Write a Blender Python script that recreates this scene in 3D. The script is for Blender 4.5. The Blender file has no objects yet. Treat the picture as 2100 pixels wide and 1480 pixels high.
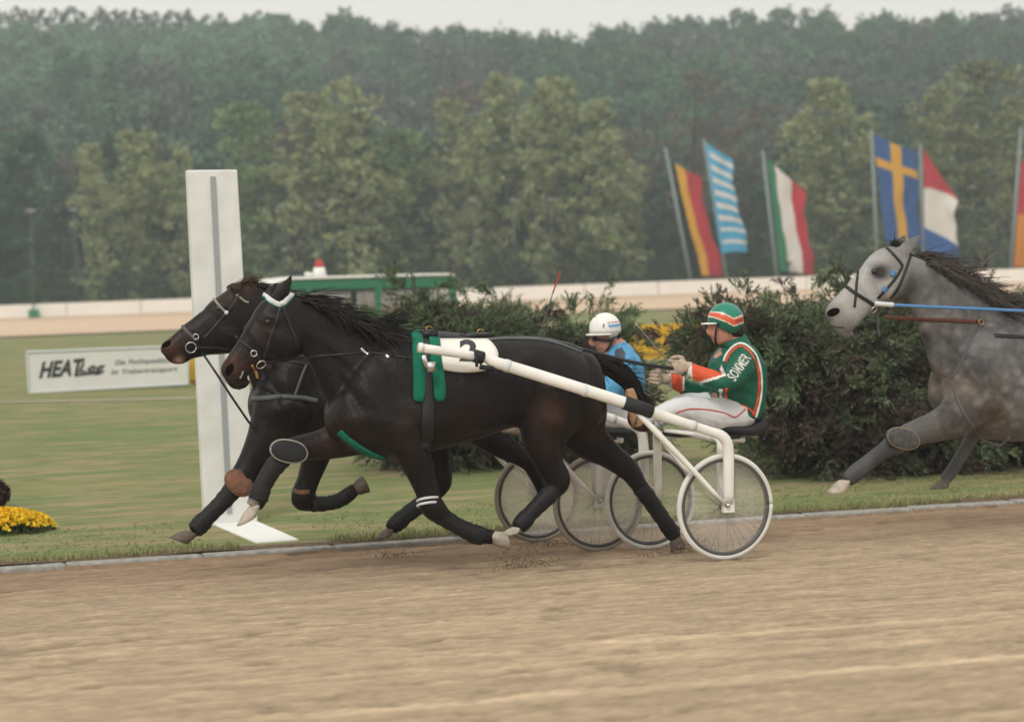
import bpy, math, random
import numpy as np
from mathutils import Vector, Matrix, noise
from mathutils.bvhtree import BVHTree
random.seed(7); RNG = np.random.default_rng(11)
SC = bpy.context.scene; COL = SC.collection

# ------------------------------------------------------------------ camera, world, sun, exposure
FPX = 4550.0                      # focal length in pixels of the 2100 px wide photograph
YAW, PITCH, ROLL, CAMH = math.radians(21.3), math.atan(188/4550), .02, 1.85
F0 = Vector((math.sin(YAW), math.cos(YAW), 0)); R0 = Vector((math.cos(YAW), -math.sin(YAW), 0)); UP = Vector((0, 0, 1))
FWD = F0*math.cos(PITCH) - UP*math.sin(PITCH); U1 = UP*math.cos(PITCH) + F0*math.sin(PITCH)
RGT = R0*math.cos(ROLL) - U1*math.sin(ROLL); UPV = U1*math.cos(ROLL) + R0*math.sin(ROLL)
CAM = Vector((0, 0, CAMH))
cd = bpy.data.cameras.new('camera'); cam = bpy.data.objects.new('camera', cd); COL.objects.link(cam)
cam.matrix_world = Matrix.Translation(CAM) @ Matrix((RGT, UPV, -FWD)).transposed().to_4x4()
cd.sensor_width = 36; cd.sensor_fit = 'HORIZONTAL'; cd.lens = FPX/2100*36; cd.clip_start = .5; cd.clip_end = 3000
cd.dof.use_dof = True; cd.dof.focus_distance = 13.1; cd.dof.aperture_fstop = 2.4
SC.camera = cam

SUN_EL, SUN_AZ = math.radians(44), math.radians(215)     # azimuth measured from +Y towards +X
W = bpy.data.worlds.new('World'); SC.world = W; W.use_nodes = True
nt = W.node_tree; nt.nodes.clear()
sky = nt.nodes.new('ShaderNodeTexSky'); sky.sky_type = 'NISHITA'; sky.sun_disc = False
sky.sun_elevation = SUN_EL; sky.sun_rotation = SUN_AZ; sky.dust_density = 5; sky.air_density = 1.0
bw = nt.nodes.new('ShaderNodeRGBToBW'); mx = nt.nodes.new('ShaderNodeMix'); mx.data_type = 'RGBA'
mx.inputs[0].default_value = .9                          # overcast: the cloud layer evens out the clear sky
bg = nt.nodes.new('ShaderNodeBackground'); wo = nt.nodes.new('ShaderNodeOutputWorld')
nt.links.new(sky.outputs[0], mx.inputs[6]); mx.inputs[7].default_value = (10.1, 9.7, 8.85, 1)
nt.links.new(mx.outputs[2], bg.inputs[0]); bg.inputs[1].default_value = .1
nt.links.new(bg.outputs[0], wo.inputs[0])
sl = bpy.data.lights.new('sun', 'SUN'); sl.energy = 1.35; sl.angle = math.radians(14); sl.color = (1, .96, .9)
so = bpy.data.objects.new('sun', sl); COL.objects.link(so)
sd = Vector((math.sin(SUN_AZ)*math.cos(SUN_EL), math.cos(SUN_AZ)*math.cos(SUN_EL), math.sin(SUN_EL)))
so.rotation_euler = sd.to_track_quat('Z', 'Y').to_euler(); so.location = (0, -20, 40)
SC.view_settings.view_transform = 'Standard'; SC.view_settings.look = 'None'
SC.view_settings.exposure = .13; SC.view_settings.gamma = 1; SC.view_settings.use_curve_mapping = False
SC.cycles.max_bounces = 6; SC.cycles.transparent_max_bounces = 12; SC.cycles.use_denoising = True

# ------------------------------------------------------------------ measuring helpers
def ray(x, y): return FWD + RGT*((x-1050)/FPX) - UPV*((y-740)/FPX)
def onY(x, y, Y):
    d = ray(x, y); return CAM + d*(Y/d.y)
def onZ(x, y, z):
    d = ray(x, y); return CAM + d*((z-CAMH)/d.z)
def at(x, y, D): return CAM + ray(x, y)*D
def dep(P): return (Vector(P)-CAM).dot(FWD)
def sstep(a, b, x):
    t = np.clip((x-a)/(b-a), 0, 1); return t*t*(3-2*t)
def gz(X, Y):
    """height of the ground"""
    X = np.asarray(X, float); Y = np.asarray(Y, float)
    D = X*F0.x + Y*F0.y; u = X*R0.x + Y*R0.y
    s = sstep(25, 110, D)
    z = -.12*(1-s) + (-.3+.016*np.clip(u, -120, 120))*s
    track = -.055*(Y-12.45)
    z = np.where(Y < 15.26, track, z)
    ridge = 39 - 8*sstep(-36, -18, u*330/np.maximum(D, 50)*1.0)
    t = np.clip((D-168)/(335-168), 0, 1)
    hill = ridge*(.8*t + .2*t*t*(3-2*t)) + 1.2*np.sin(u*.11+D*.05)*sstep(180, 230, D)
    return z + hill
def onG(x, y):
    """point where the ray through a photo pixel meets the ground"""
    d = ray(x, y); t = 12.0
    for k in range(4000):
        P = CAM + d*t
        if P.z < float(gz(P.x, P.y)): break
        t *= 1.004
    lo, hi = t/1.004, t
    for k in range(20):
        m = (lo+hi)/2; P = CAM + d*m
        if P.z < float(gz(P.x, P.y)): hi = m
        else: lo = m
    return CAM + d*hi

# ------------------------------------------------------------------ materials
def mat(name, col=(.5, .5, .5), rough=.6, spec=.4, metal=0, attr=False, nscale=0, namt=.0, bump=0, bscale=40, alpha=1, stretch=(1, 1, 1), sheen=0, objcol=False, transl=0):
    m = bpy.data.materials.new(name); m.use_nodes = True; n = m.node_tree.nodes; l = m.node_tree.links
    p = n['Principled BSDF']; p.inputs['Roughness'].default_value = rough; p.inputs['Specular IOR Level'].default_value = spec
    p.inputs['Metallic'].default_value = metal; p.inputs['Base Color'].default_value = (*col, 1)
    if sheen: p.inputs['Sheen Weight'].default_value = sheen
    src = None
    if attr:
        a = n.new('ShaderNodeAttribute'); a.attribute_name = 'col'; src = a.outputs['Color']
    elif objcol:
        a = n.new('ShaderNodeObjectInfo'); src = a.outputs['Color']
    if attr and objcol:
        o = n.new('ShaderNodeObjectInfo'); mm = n.new('ShaderNodeMix'); mm.data_type = 'RGBA'; mm.blend_type = 'MULTIPLY'; mm.inputs[0].default_value = 1
        l.new(src, mm.inputs[6]); l.new(o.outputs['Color'], mm.inputs[7]); src = mm.outputs[2]
    tc = n.new('ShaderNodeTexCoord'); mp = n.new('ShaderNodeMapping'); mp.inputs['Scale'].default_value = stretch; l.new(tc.outputs['Object'], mp.inputs[0])
    if nscale:
        t = n.new('ShaderNodeTexNoise'); t.inputs['Scale'].default_value = nscale; t.inputs['Detail'].default_value = 6; l.new(mp.outputs[0], t.inputs[0])
        r = n.new('ShaderNodeMapRange'); r.inputs[1].default_value = .3; r.inputs[2].default_value = .7; r.inputs[3].default_value = 1-namt; r.inputs[4].default_value = 1+namt
        l.new(t.outputs[0], r.inputs[0])
        mm = n.new('ShaderNodeMix'); mm.data_type = 'RGBA'; mm.blend_type = 'MULTIPLY'; mm.inputs[0].default_value = 1
        if src: l.new(src, mm.inputs[6])
        else: mm.inputs[6].default_value = (*col, 1)
        l.new(r.outputs[0], mm.inputs[7]); src = mm.outputs[2]
    if src: l.new(src, p.inputs['Base Color'])
    if bump:
        t = n.new('ShaderNodeTexNoise'); t.inputs['Scale'].default_value = bscale; t.inputs['Detail'].default_value = 5; l.new(mp.outputs[0], t.inputs[0])
        b = n.new('ShaderNodeBump'); b.inputs['Strength'].default_value = bump; b.inputs['Distance'].default_value = .02; l.new(t.outputs[0], b.inputs['Height']); l.new(b.outputs[0], p.inputs['Normal'])
    if alpha < 1:
        p.inputs['Alpha'].default_value = alpha
    if transl:
        out = n['Material Output']; tr = n.new('ShaderNodeBsdfTranslucent'); ms = n.new('ShaderNodeMixShader'); ms.inputs[0].default_value = transl
        if src: l.new(src, tr.inputs[0])
        else: tr.inputs[0].default_value = (*col, 1)
        l.new(p.outputs[0], ms.inputs[1]); l.new(tr.outputs[0], ms.inputs[2]); l.new(ms.outputs[0], out.inputs[0])
    return m
M = {}
M['white'] = mat('white_paint', (.76, .75, .71), .35, nscale=7, namt=.11)
M['post'] = mat('post_paint', (.7, .71, .69), .5, nscale=4, namt=.1, bump=.05)
M['slab'] = mat('slab_paint', (.8, .8, .78), .6, nscale=9, namt=.05)
M['grey'] = mat('grey_strip', (.32, .35, .36), .6)
M['black'] = mat('black_leather', (.012, .012, .014), .45)
M['rubber'] = mat('black_foam', (.016, .017, .02), .7, bump=.2, bscale=200)
M['chrome'] = mat('steel', (.6, .6, .6), .25, metal=1)
M['brass'] = mat('brass', (.45, .28, .1), .35, metal=1)
M['strap'] = mat('grey_strap', (.08, .085, .09), .6)
M['brownstrap'] = mat('brown_strap', (.09, .03, .018), .55)
M['bluestrap'] = mat('blue_strap', (.08, .22, .45), .5)
M['palestrap'] = mat('pale_strap', (.6, .62, .64), .5)
M['girth'] = mat('green_felt', (.0, .14, .085), .9, nscale=60, namt=.2, bump=.3, bscale=150)
M['cloth'] = mat('white_cloth', (.78, .75, .69), .8, nscale=14, namt=.05, bump=.08, bscale=25)
M['ink'] = mat('dark_print', (.03, .033, .04), .7)
M['coat'] = mat('coat', attr=True, rough=.47, spec=.25, nscale=14, namt=.35, bump=.3, bscale=38)
M['greycoat'] = mat('grey_coat', attr=True, rough=.6, spec=.25, nscale=60, namt=.12, bump=.1, bscale=70)
M['hair'] = mat('dark_hair', (.012, .009, .009), .5, spec=.3)
M['greyhair'] = mat('grey_hair', (.07, .058, .052), .6)
M['nostril'] = mat('nostril_dark', (.004, .0035, .0035), .95, spec=.05)
M['softwhite'] = mat('worn_lettering', (.56, .57, .53), .85, nscale=40, namt=.25)
M['hoof'] = mat('hoof_horn', (.11, .085, .07), .6, nscale=30, namt=.3)
M['palehoof'] = mat('pale_hoof', (.4, .35, .29), .7, nscale=25, namt=.25)
M['tanboot'] = mat('tan_pad', (.2, .1, .06), .75, nscale=30, namt=.3, bump=.2, bscale=90)
M['padrim'] = mat('pad_rim', (.27, .27, .24), .8)
M['greypad'] = mat('grey_pad', (.075, .075, .075), .8, nscale=30, namt=.3, bump=.2, bscale=90)
M['tanrim'] = mat('tan_rim', (.2, .15, .1), .8)
M['boot'] = mat('leg_wrap', (.01, .0095, .011), .6, spec=.3, nscale=40, namt=.3, bump=.25, bscale=60)
M['skin'] = mat('skin', (.5, .24, .17), .5, nscale=20, namt=.1)
M['paint'] = mat('painted_colours', attr=True, rough=.28, spec=.5)
M['fabric'] = mat('racing_silks', attr=True, rough=.6, spec=.3, bump=.12, bscale=30)
M['glove'] = mat('glove_leather', (.4, .32, .25), .75, nscale=30, namt=.3, bump=.2, bscale=80)
M['tanshoe'] = mat('tan_leather', (.36, .2, .1), .6, nscale=18, namt=.25)
M['redshoe'] = mat('oxblood_leather', (.06, .015, .014), .45)
M['lens'] = mat('dark_lens', (.01, .01, .014), .12, spec=.6)
M['tyre'] = mat('pale_tyre', (.64, .64, .61), .6, nscale=8, namt=.12)
M['rim'] = mat('dark_rim', (.075, .07, .07), .45)
M['spoke'] = mat('spoke_steel', (.35, .35, .34), .3, metal=1)
M['cover'] = mat('clear_plastic', (.75, .73, .68), .35, alpha=.08)
M['coverdust'] = mat('dusty_plastic', (.9, .86, .78), .5, alpha=.22, nscale=5, namt=.1)
M['leaf'] = mat('leaf', attr=True, rough=.75, spec=.1, objcol=True, transl=.25)
M['needle'] = mat('needles', attr=True, rough=.8, spec=.1)
M['bark'] = mat('bark', (.05, .045, .04), .9, nscale=4, namt=.3)
M['vangreen'] = mat('van_green', (.02, .16, .085), .35, spec=.5)
M['glass'] = mat('window_glass', (.05, .06, .06), .05, spec=.5, alpha=.3)
M['red'] = mat('red_lamp', (.45, .03, .03), .3)
M['yellow'] = mat('yellow_board', (.62, .36, .015), .6, nscale=8, namt=.08)
M['barrier'] = mat('barrier_paint', (.82, .78, .73), .6, nscale=.8, namt=.05)
M['pole'] = mat('pole_grey', (.2, .24, .25), .5)
M['lamppole'] = mat('lamp_pole_grey', (.07, .1, .095), .6)
M['flag'] = mat('flag_cloth', attr=True, rough=.85, spec=.1, transl=.3)
M['petal'] = mat('petals', attr=True, rough=.7, transl=.2)
M['stone'] = mat('kerb_stone', (.3, .29, .27), .9, nscale=18, namt=.28, bump=.4, bscale=50)
M['signgreen'] = mat('green_box', (.02, .2, .1), .6)

# ------------------------------------------------------------------ mesh helpers
BASE = {}
def link(o, parent=None, name=None):
    COL.objects.link(o)
    if parent: o.parent = parent
    return o
def mk(name, V, Fc, m, parent=None, base=None, smooth=True, col=None, mi=None):
    """one mesh object; V are world positions, stored relative to base"""
    V = np.asarray(V, float).reshape(-1, 3)
    if base is None: base = BASE.get(parent.name, Vector((0, 0, 0))) if parent else Vector((0, 0, 0))
    me = bpy.data.meshes.new(name); me.from_pydata((V-np.array(base)).tolist(), [], [list(map(int, f)) for f in Fc])
    for x in (m if isinstance(m, (list, tuple)) else [m]): me.materials.append(x)
    if mi is not None: me.polygons.foreach_set('material_index', np.asarray(mi, np.int32))
    if smooth: me.polygons.foreach_set('use_smooth', np.ones(len(me.polygons), bool))
    if col is not None: setcol(me, col)
    me.update(); o = bpy.data.objects.new(name, me); link(o, parent)
    if not parent: o.location = base
    BASE[o.name] = Vector(base); return o
def setcol(me, col):
    c = np.asarray(col, np.float32)
    if c.shape[1] == 3: c = np.concatenate([c, np.ones((len(c), 1), np.float32)], 1)
    a = me.color_attributes.new('col', 'FLOAT_COLOR', 'POINT'); a.data.foreach_set('color', c.ravel())
def mkquads(name, V, m, parent=None, base=None, col=None):
    """fast: V is (n,4,3) separate quads; col (n,3)"""
    n = len(V); base = Vector((0, 0, 0)) if base is None else base
    me = bpy.data.meshes.new(name); me.vertices.add(n*4); me.loops.add(n*4); me.polygons.add(n)
    me.vertices.foreach_set('co', (V.reshape(-1, 3)-np.array(base)).astype(np.float32).ravel())
    me.loops.foreach_set('vertex_index', np.arange(n*4, dtype=np.int32))
    me.polygons.foreach_set('loop_start', np.arange(0, n*4, 4, dtype=np.int32))
    me.materials.append(m); me.update(calc_edges=True)
    if col is not None: setcol(me, np.repeat(col, 4, 0))
    o = bpy.data.objects.new(name, me); link(o, parent)
    if not parent: o.location = base
    return o
def tag(o, label=None, cat=None, group=None, kind=None):
    for k, v in (('label', label), ('category', cat), ('group', group), ('kind', kind)):
        if v: o[k] = v
    return o
def root(name, base, label, cat, group=None):
    o = bpy.data.objects.new(name, None); COL.objects.link(o); o.location = base; o.empty_display_size = .2; BASE[o.name] = Vector(base)
    return tag(o, label, cat, group)
def join(parts):
    V, Fc, n = [], [], 0
    for v, f in parts:
        V += [tuple(p) for p in v]; Fc += [[i+n for i in q] for q in f]; n = len(V)
    return V, Fc
def rings(R):
    """closed loft through rings (lists of points), capped with fans"""
    n = len(R[0]); V = [p for r in R for p in r]; Fc = []
    for k in range(len(R)-1):
        for i in range(n):
            j = (i+1) % n; Fc.append([k*n+i, k*n+j, (k+1)*n+j, (k+1)*n+i])
    a = len(V); V.append(sum((Vector(p) for p in R[0]), Vector())/n); V.append(sum((Vector(p) for p in R[-1]), Vector())/n); e = (len(R)-1)*n
    for i in range(n):
        j = (i+1) % n; Fc.append([a, j, i]); Fc.append([a+1, e+i, e+j])
    return V, Fc
def crom(P, k=6):
    """Catmull-Rom through rows of numbers"""
    P = np.asarray(P, float); Q = np.vstack([2*P[0]-P[1], P, 2*P[-1]-P[-2]]); out = []
    for i in range(1, len(Q)-2):
        for t in np.linspace(0, 1, k, endpoint=False):
            a, b, c, d = Q[i-1], Q[i], Q[i+1], Q[i+2]
            out.append(.5*(2*b+(c-a)*t+(2*a-5*b+4*c-d)*t*t+(3*b-a-3*c+d)*t**3))
    out.append(P[-1]); return np.array(out)
def frame(tan, ref=Vector((0, 1, 0))):
    t = Vector(tan).normalized(); a = ref - t*ref.dot(t)
    if a.length < 1e-3: a = Vector((1, 0, 0)) - t*t.x
    a.normalize(); return a, t.cross(a).normalized()
def tube(P, r, n=10, flat=1, k=1, ref=Vector((0, 1, 0))):
    """tube along P; r scalar or list; flat scales the radius along ref"""
    P = [Vector(p) for p in P]; rr = [r]*len(P) if not hasattr(r, '__len__') else list(r)
    if k > 1:
        A = crom([[*p, q] for p, q in zip(P, rr)], k); P = [Vector(a[:3]) for a in A]; rr = [max(a[3], .0005) for a in A]
    R = []
    for i, p in enumerate(P):
        t = P[min(i+1, len(P)-1)] - P[max(i-1, 0)]; a, b = frame(t, ref)
        R.append([p + a*(math.cos(2*math.pi*j/n)*rr[i]*flat) + b*(math.sin(2*math.pi*j/n)*rr[i]) for j in range(n)])
    return rings(R)
def box(c, s, rot=None):
    c = Vector(c); V = []
    for dx in (-.5, .5):
        for dy in (-.5, .5):
            for dz in (-.5, .5):
                v = Vector((dx*s[0], dy*s[1], dz*s[2])); V.append(c + (rot @ v if rot else v))
    return V, [[0, 1, 3, 2], [4, 6, 7, 5], [0, 4, 5, 1], [2, 3, 7, 6], [0, 2, 6, 4], [1, 5, 7, 3]]
def ell(c, s, rot=None, n=16, m=10):
    c = Vector(c); R = []
    for k in range(1, m):
        a = math.pi*k/m
        R.append([c + (rot @ v if rot else v) for v in (Vector((s[0]*math.sin(a)*math.cos(2*math.pi*i/n), s[1]*math.sin(a)*math.sin(2*math.pi*i/n), s[2]*math.cos(a))) for i in range(n))])
    V, Fc = rings(R)
    for idx, zz in ((-2, 1), (-1, -1)):
        v = Vector((0, 0, s[2]*zz)); V[len(V)+idx] = c + (rot @ v if rot else v)
    return V, Fc
def bevel(o, w=.01, seg=2):
    b = o.modifiers.new('bevel', 'BEVEL'); b.width = w; b.segments = seg; b.limit_method = 'ANGLE'; return o
def fuse(parts, voxel, smooth=4, fac=.5):
    """weld overlapping closed pieces into one continuous surface"""
    V, Fc = join(parts); me = bpy.data.meshes.new('t'); me.from_pydata([tuple(v) for v in V], [], Fc)
    o = bpy.data.objects.new('t', me); COL.objects.link(o)
    r = o.modifiers.new('r', 'REMESH'); r.mode = 'VOXEL'; r.voxel_size = voxel
    if smooth:
        s = o.modifiers.new('s', 'SMOOTH'); s.iterations = smooth; s.factor = fac
    dg = bpy.context.evaluated_depsgraph_get(); e = o.evaluated_get(dg); m2 = e.to_mesh()
    Vn = np.empty(len(m2.vertices)*3); m2.vertices.foreach_get('co', Vn); Fn = [list(p.vertices) for p in m2.polygons]
    e.to_mesh_clear(); bpy.data.objects.remove(o); bpy.data.meshes.remove(me)
    return Vn.reshape(-1, 3), Fn
def bvh(V, Fc): return BVHTree.FromPolygons([tuple(v) for v in V], [list(f) for f in Fc])
def snap(b, x, y, fallY):
    d = ray(x, y).normalized(); loc, nor, idx, dist = b.ray_cast(CAM, d)
    if loc is None: return onY(x, y, fallY), -d
    return loc, nor
def ribbon(PN, width, thick=.004, lift=.002):
    """flat strap lying on a surface; PN list of (point, normal)"""
    R = []; P = [p for p, n in PN]
    for i, (p, n) in enumerate(PN):
        t = (P[min(i+1, len(P)-1)] - P[max(i-1, 0)]).normalized(); n = (n - t*n.dot(t)).normalized(); s = t.cross(n)
        w = width[i] if hasattr(width, '__len__') else width
        R.append([p+n*lift-s*w/2, p+n*(lift+thick)-s*w*.4, p+n*(lift+thick)+s*w*.4, p+n*lift+s*w/2, p-n*.004+s*w*.4, p-n*.004-s*w*.4])
    return rings(R)
def strap(b, pts, fallY, width, k=5, thick=.004, lift=.002):
    Q = crom(pts, k); PN = [snap(b, q[0], q[1], fallY) for q in Q]
    return ribbon(PN, width, thick, lift)
def pxtube(pts, r, n=8, k=4, flat=1):
    """tube through (x, y, Y) photo points with metric radius"""
    return tube([onY(*p) for p in pts], r, n, flat, k)
def sheet(b, TL, TR, BR, BL, fallY, nu=14, nv=12, lift=.01, thick=.006, bow=None):
    """cloth patch draped on a body, bounded by four photo corners"""
    G = []
    for j in range(nv+1):
        v = j/nv
        for i in range(nu+1):
            u = i/nu
            x = (TL[0]*(1-u)+TR[0]*u)*(1-v)+(BL[0]*(1-u)+BR[0]*u)*v; y = (TL[1]*(1-u)+TR[1]*u)*(1-v)+(BL[1]*(1-u)+BR[1]*u)*v
            if bow: x += bow(u, v)[0]; y += bow(u, v)[1]
            p, n = snap(b, x, y, fallY); G.append((p, n))
    n1 = len(G); V = [p+n*lift for p, n in G]+[p-n*.004 for p, n in G]; Fc = []
    w = nu+1
    for j in range(nv):
        for i in range(nu):
            a = j*w+i; Fc.append([a, a+w, a+w+1, a+1]); Fc.append([n1+a, n1+a+1, n1+a+w+1, n1+a+w])
    edge = [i for i in range(w)]+[j*w+nu for j in range(1, nv+1)]+[nv*w+i for i in range(nu-1, -1, -1)]+[j*w for j in range(nv-1, 0, -1)]
    for q, a in enumerate(edge):
        c = edge[(q+1) % len(edge)]; Fc.append([a, c, n1+c, n1+a])
    return V, Fc
def textmesh(s, size=1, shear=0, bold=0, align='LEFT'):
    c = bpy.data.curves.new('t', 'FONT'); c.body = s; c.size = size; c.shear = shear; c.offset = bold; c.align_x = align; c.fill_mode = 'FRONT'; c.resolution_u = 4
    o = bpy.data.objects.new('t', c); COL.objects.link(o); dg = bpy.context.evaluated_depsgraph_get(); e = o.evaluated_get(dg); m = e.to_mesh()
    V = np.array([v.co[:] for v in m.vertices]); Fc = [list(p.vertices) for p in m.polygons]; e.to_mesh_clear()
    bpy.data.objects.remove(o); bpy.data.curves.remove(c); return V, Fc
def strands(roots, n, length, width, drift, spread, seg=6, jit=.02):
    """hair: n tapered three-sided strands; roots rows of world points, drift direction field f(t)->Vector"""
    parts = []
    R = crom(roots, 10)
    for i in range(n):
        p = Vector(R[random.randrange(len(R))]) + Vector((random.gauss(0, jit), random.gauss(0, jit), random.gauss(0, jit*.5)))
        L = length*random.uniform(.6, 1.15); sp = Vector((random.gauss(0, spread), random.gauss(0, spread), random.gauss(0, spread)))
        P = [p]
        for k in range(seg):
            t = (k+1)/seg; d = (drift(t)+sp*(.4+t)).normalized(); P.append(P[-1]+d*(L/seg))
        parts.append(tube(P, [width*(1-.8*k/seg) for k in range(seg+1)], 3))
    return join(parts)

# air: thin even haze round the whole scene
def haze_box():
    v, f = box((140, 205, 31), (480, 470, 70)); o = mk('haze', v, f, [], smooth=False); m = bpy.data.materials.new('haze_air'); m.use_nodes = True; n = m.node_tree.nodes; n.clear()
    p = n.new('ShaderNodeVolumePrincipled'); p.inputs['Density'].default_value = .0012; p.inputs['Color'].default_value = (.88, .985, .995, 1); p.inputs['Anisotropy'].default_value = .25
    q = n.new('ShaderNodeOutputMaterial'); m.node_tree.links.new(p.outputs[0], q.inputs['Volume']); o.data.materials.append(m); o['kind'] = 'stuff'
# ================================================================== SETTING
def uD(u, D): return R0.x*u+F0.x*D, R0.y*u+F0.y*D
def blur(shape, sy, sx, seed):
    a = np.random.default_rng(seed).standard_normal(shape); fy = np.fft.fftfreq(shape[0])[:, None]; fx = np.fft.fftfreq(shape[1])[None]
    g = np.exp(-2*(np.pi**2)*((fy*sy)**2+(fx*sx)**2)); o = np.fft.ifft2(np.fft.fft2(a)*g).real; return o/o.std()
def gridmesh(name, X, Y, Z, m, col=None, mask=None, base=(0, 0, 0)):
    ny, nx = X.shape; V = np.stack([X, Y, Z], -1).reshape(-1, 3); i = np.arange(ny*nx).reshape(ny, nx)
    Fq = np.stack([i[:-1, :-1], i[:-1, 1:], i[1:, 1:], i[1:, :-1]], -1)
    Fq = Fq[mask] if mask is not None else Fq.reshape(-1, 4)
    used = np.unique(Fq); mp = np.full(ny*nx, -1); mp[used] = np.arange(len(used)); V = V[used]; Fq = mp[Fq]; n = len(Fq)
    me = bpy.data.meshes.new(name); me.vertices.add(len(V)); me.loops.add(n*4); me.polygons.add(n)
    me.vertices.foreach_set('co', V.astype(np.float32).ravel()); me.loops.foreach_set('vertex_index', Fq.astype(np.int32).ravel())
    me.polygons.foreach_set('loop_start', np.arange(0, n*4, 4, dtype=np.int32)); me.polygons.foreach_set('use_smooth', np.ones(n, bool))
    me.materials.append(m); me.update(calc_edges=True)
    if col is not None: setcol(me, col.reshape(-1, 3)[used])
    o = bpy.data.objects.new(name, me); COL.objects.link(o); o['kind'] = 'structure'; return o

# --- grass material: mown turf, olive with straw patches drawn out along the strips
def grassmat(name, c1, c2, c3):
    m = bpy.data.materials.new(name); m.use_nodes = True; n = m.node_tree.nodes; l = m.node_tree.links; p = n['Principled BSDF']
    p.inputs['Roughness'].default_value = .9; p.inputs['Specular IOR Level'].default_value = .1
    tc = n.new('ShaderNodeTexCoord')
    def no(scale, st, det=5):
        mp = n.new('ShaderNodeMapping'); mp.inputs['Scale'].default_value = st; l.new(tc.outputs['Object'], mp.inputs[0])
        t = n.new('ShaderNodeTexNoise'); t.inputs['Scale'].default_value = scale; t.inputs['Detail'].default_value = det; t.inputs['Roughness'].default_value = .6; l.new(mp.outputs[0], t.inputs[0]); return t.outputs[0]
    def ramp(src, a, b):
        r = n.new('ShaderNodeMapRange'); r.inputs[1].default_value = a; r.inputs[2].default_value = b; l.new(src, r.inputs[0]); return r.outputs[0]
    def mix(f, a, b):
        x = n.new('ShaderNodeMix'); x.data_type = 'RGBA'; l.new(f, x.inputs[0])
        for k, v in ((6, a), (7, b)):
            if isinstance(v, tuple): x.inputs[k].default_value = (*v, 1)
            else: l.new(v, x.inputs[k])
        return x.outputs[2]
    a = mix(ramp(no(.55, (.5, 1, 1)), .38, .62), c1, c2)
    b = mix(ramp(no(3.2, (.3, 1, 1)), .47, .6), a, c3)
    c = mix(ramp(no(9, (.3, 1, 1)), .5, .72), b, tuple(x*.64 for x in c1))
    l.new(c, p.inputs['Base Color'])
    bp = n.new('ShaderNodeBump'); bp.inputs['Strength'].default_value = .7; bp.inputs['Distance'].default_value = .04; l.new(no(22, (.5, 1, 1)), bp.inputs['Height']); l.new(bp.outputs[0], p.inputs['Normal'])
    return m
GRASS = grassmat('turf', (.155, .205, .078), (.225, .232, .1), (.31, .255, .145))
FORESTFLOOR = mat('forest_floor', (.05, .07, .04), .95, nscale=.15, namt=.35)

xs = np.concatenate([np.arange(-80, -2, 3), np.arange(-2, 20, .5), np.arange(20, 345, 3)])
ys = 15.33*np.power(430/15.33, np.linspace(0, 1, 190))
X, Y = np.meshgrid(xs, ys); Z = gz(X, Y); D = X*F0.x+Y*F0.y
Dc = D[:-1, :-1]
gridmesh('lawn', X, Y, Z, GRASS, mask=Dc < 166)
gridmesh('wooded_hill', X, Y, Z, FORESTFLOOR, mask=Dc >= 166)

# --- sand track with harrowed relief, churned darker strip along the kerb and pale wheel lines
M['sand'] = mat('track_sand', attr=True, rough=.95, spec=.08, nscale=26, namt=.12, bump=.5, bscale=70, stretch=(.35, 1, 1))
xs = np.concatenate([np.arange(-60, .2, 4), np.arange(.4, 14, .03), np.arange(14, 90, 4)])
ys = np.concatenate([np.arange(-12, 5.2, 1.5), np.arange(5.3, 15.27, .022), [15.33]])
X, Y = np.meshgrid(xs, ys); sh = X.shape
streak = blur(sh, 1.8, 3.4, 1); clod = blur(sh, 1.1, 1.2, 2); fine = np.random.default_rng(3).standard_normal(sh); broad = blur(sh, 12, 26, 4); dent = blur(sh, 2.0, 2.2, 5)+.75*broad; harrow = blur(sh, 1.2, 60, 15)
amp = np.where((X > .3) & (X < 14) & (Y > 5.4) & (Y < 15.2), 1, 0)
pit = np.clip((dent-1.8)*1.2, 0, 1.4)
crumb = np.clip(blur(sh, .7, .7, 12)-1.3, 0, 3); Z = gz(X, Y) + amp*(.0016*streak+.0018*clod+.0009*fine+.001*harrow-.012*pit+.005*crumb) + np.where(Y < 15.3, 0, -.05)
c = np.ones(sh+(3,))*np.array([.375, .288, .196])
churn = sstep(12.2, 14.9, Y + .15*broad)
c = c*(1-churn[..., None]) + np.array([.27, .19, .126])*churn[..., None]
c *= (1+.04*streak+.035*broad+.055*clod+.07*fine+.045*harrow)[..., None]
c *= (1-.3*np.clip(pit, 0, 1))[..., None]
def trackpt(x, y):
    d = ray(x, y); n = Vector((0, .055, 1)); k = .055*12.45; return CAM + d*((k-CAM.dot(n))/d.dot(n))
for p0, p1, w, s in (((480, 1478), (2100, 1344), .085, .30), ((1200, 1322), (2100, 1259), .07, .26), ((0, 1424), (640, 1388), .08, .16), ((900, 1345), (1500, 1318), .07, .14), ((1500, 1250), (2100, 1210), .06, .1)):
    a = trackpt(*p0); b = trackpt(*p1); dx, dy = b.x-a.x, b.y-a.y; L = math.hypot(dx, dy)
    dist = np.abs((X-a.x)*dy-(Y-a.y)*dx)/L + .006*streak; t = ((X-a.x)*dx+(Y-a.y)*dy)/L**2
    f = np.exp(-(dist/w)**2)*sstep(-.05, .12, t)*(.75+.25*np.sin(t*9)); c = c*(1+1.35*s*f)[..., None]; Z -= amp*.004*f
gridmesh('race_track', X, Y, Z, M['sand'], col=np.clip(c, .02, 1))

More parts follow.
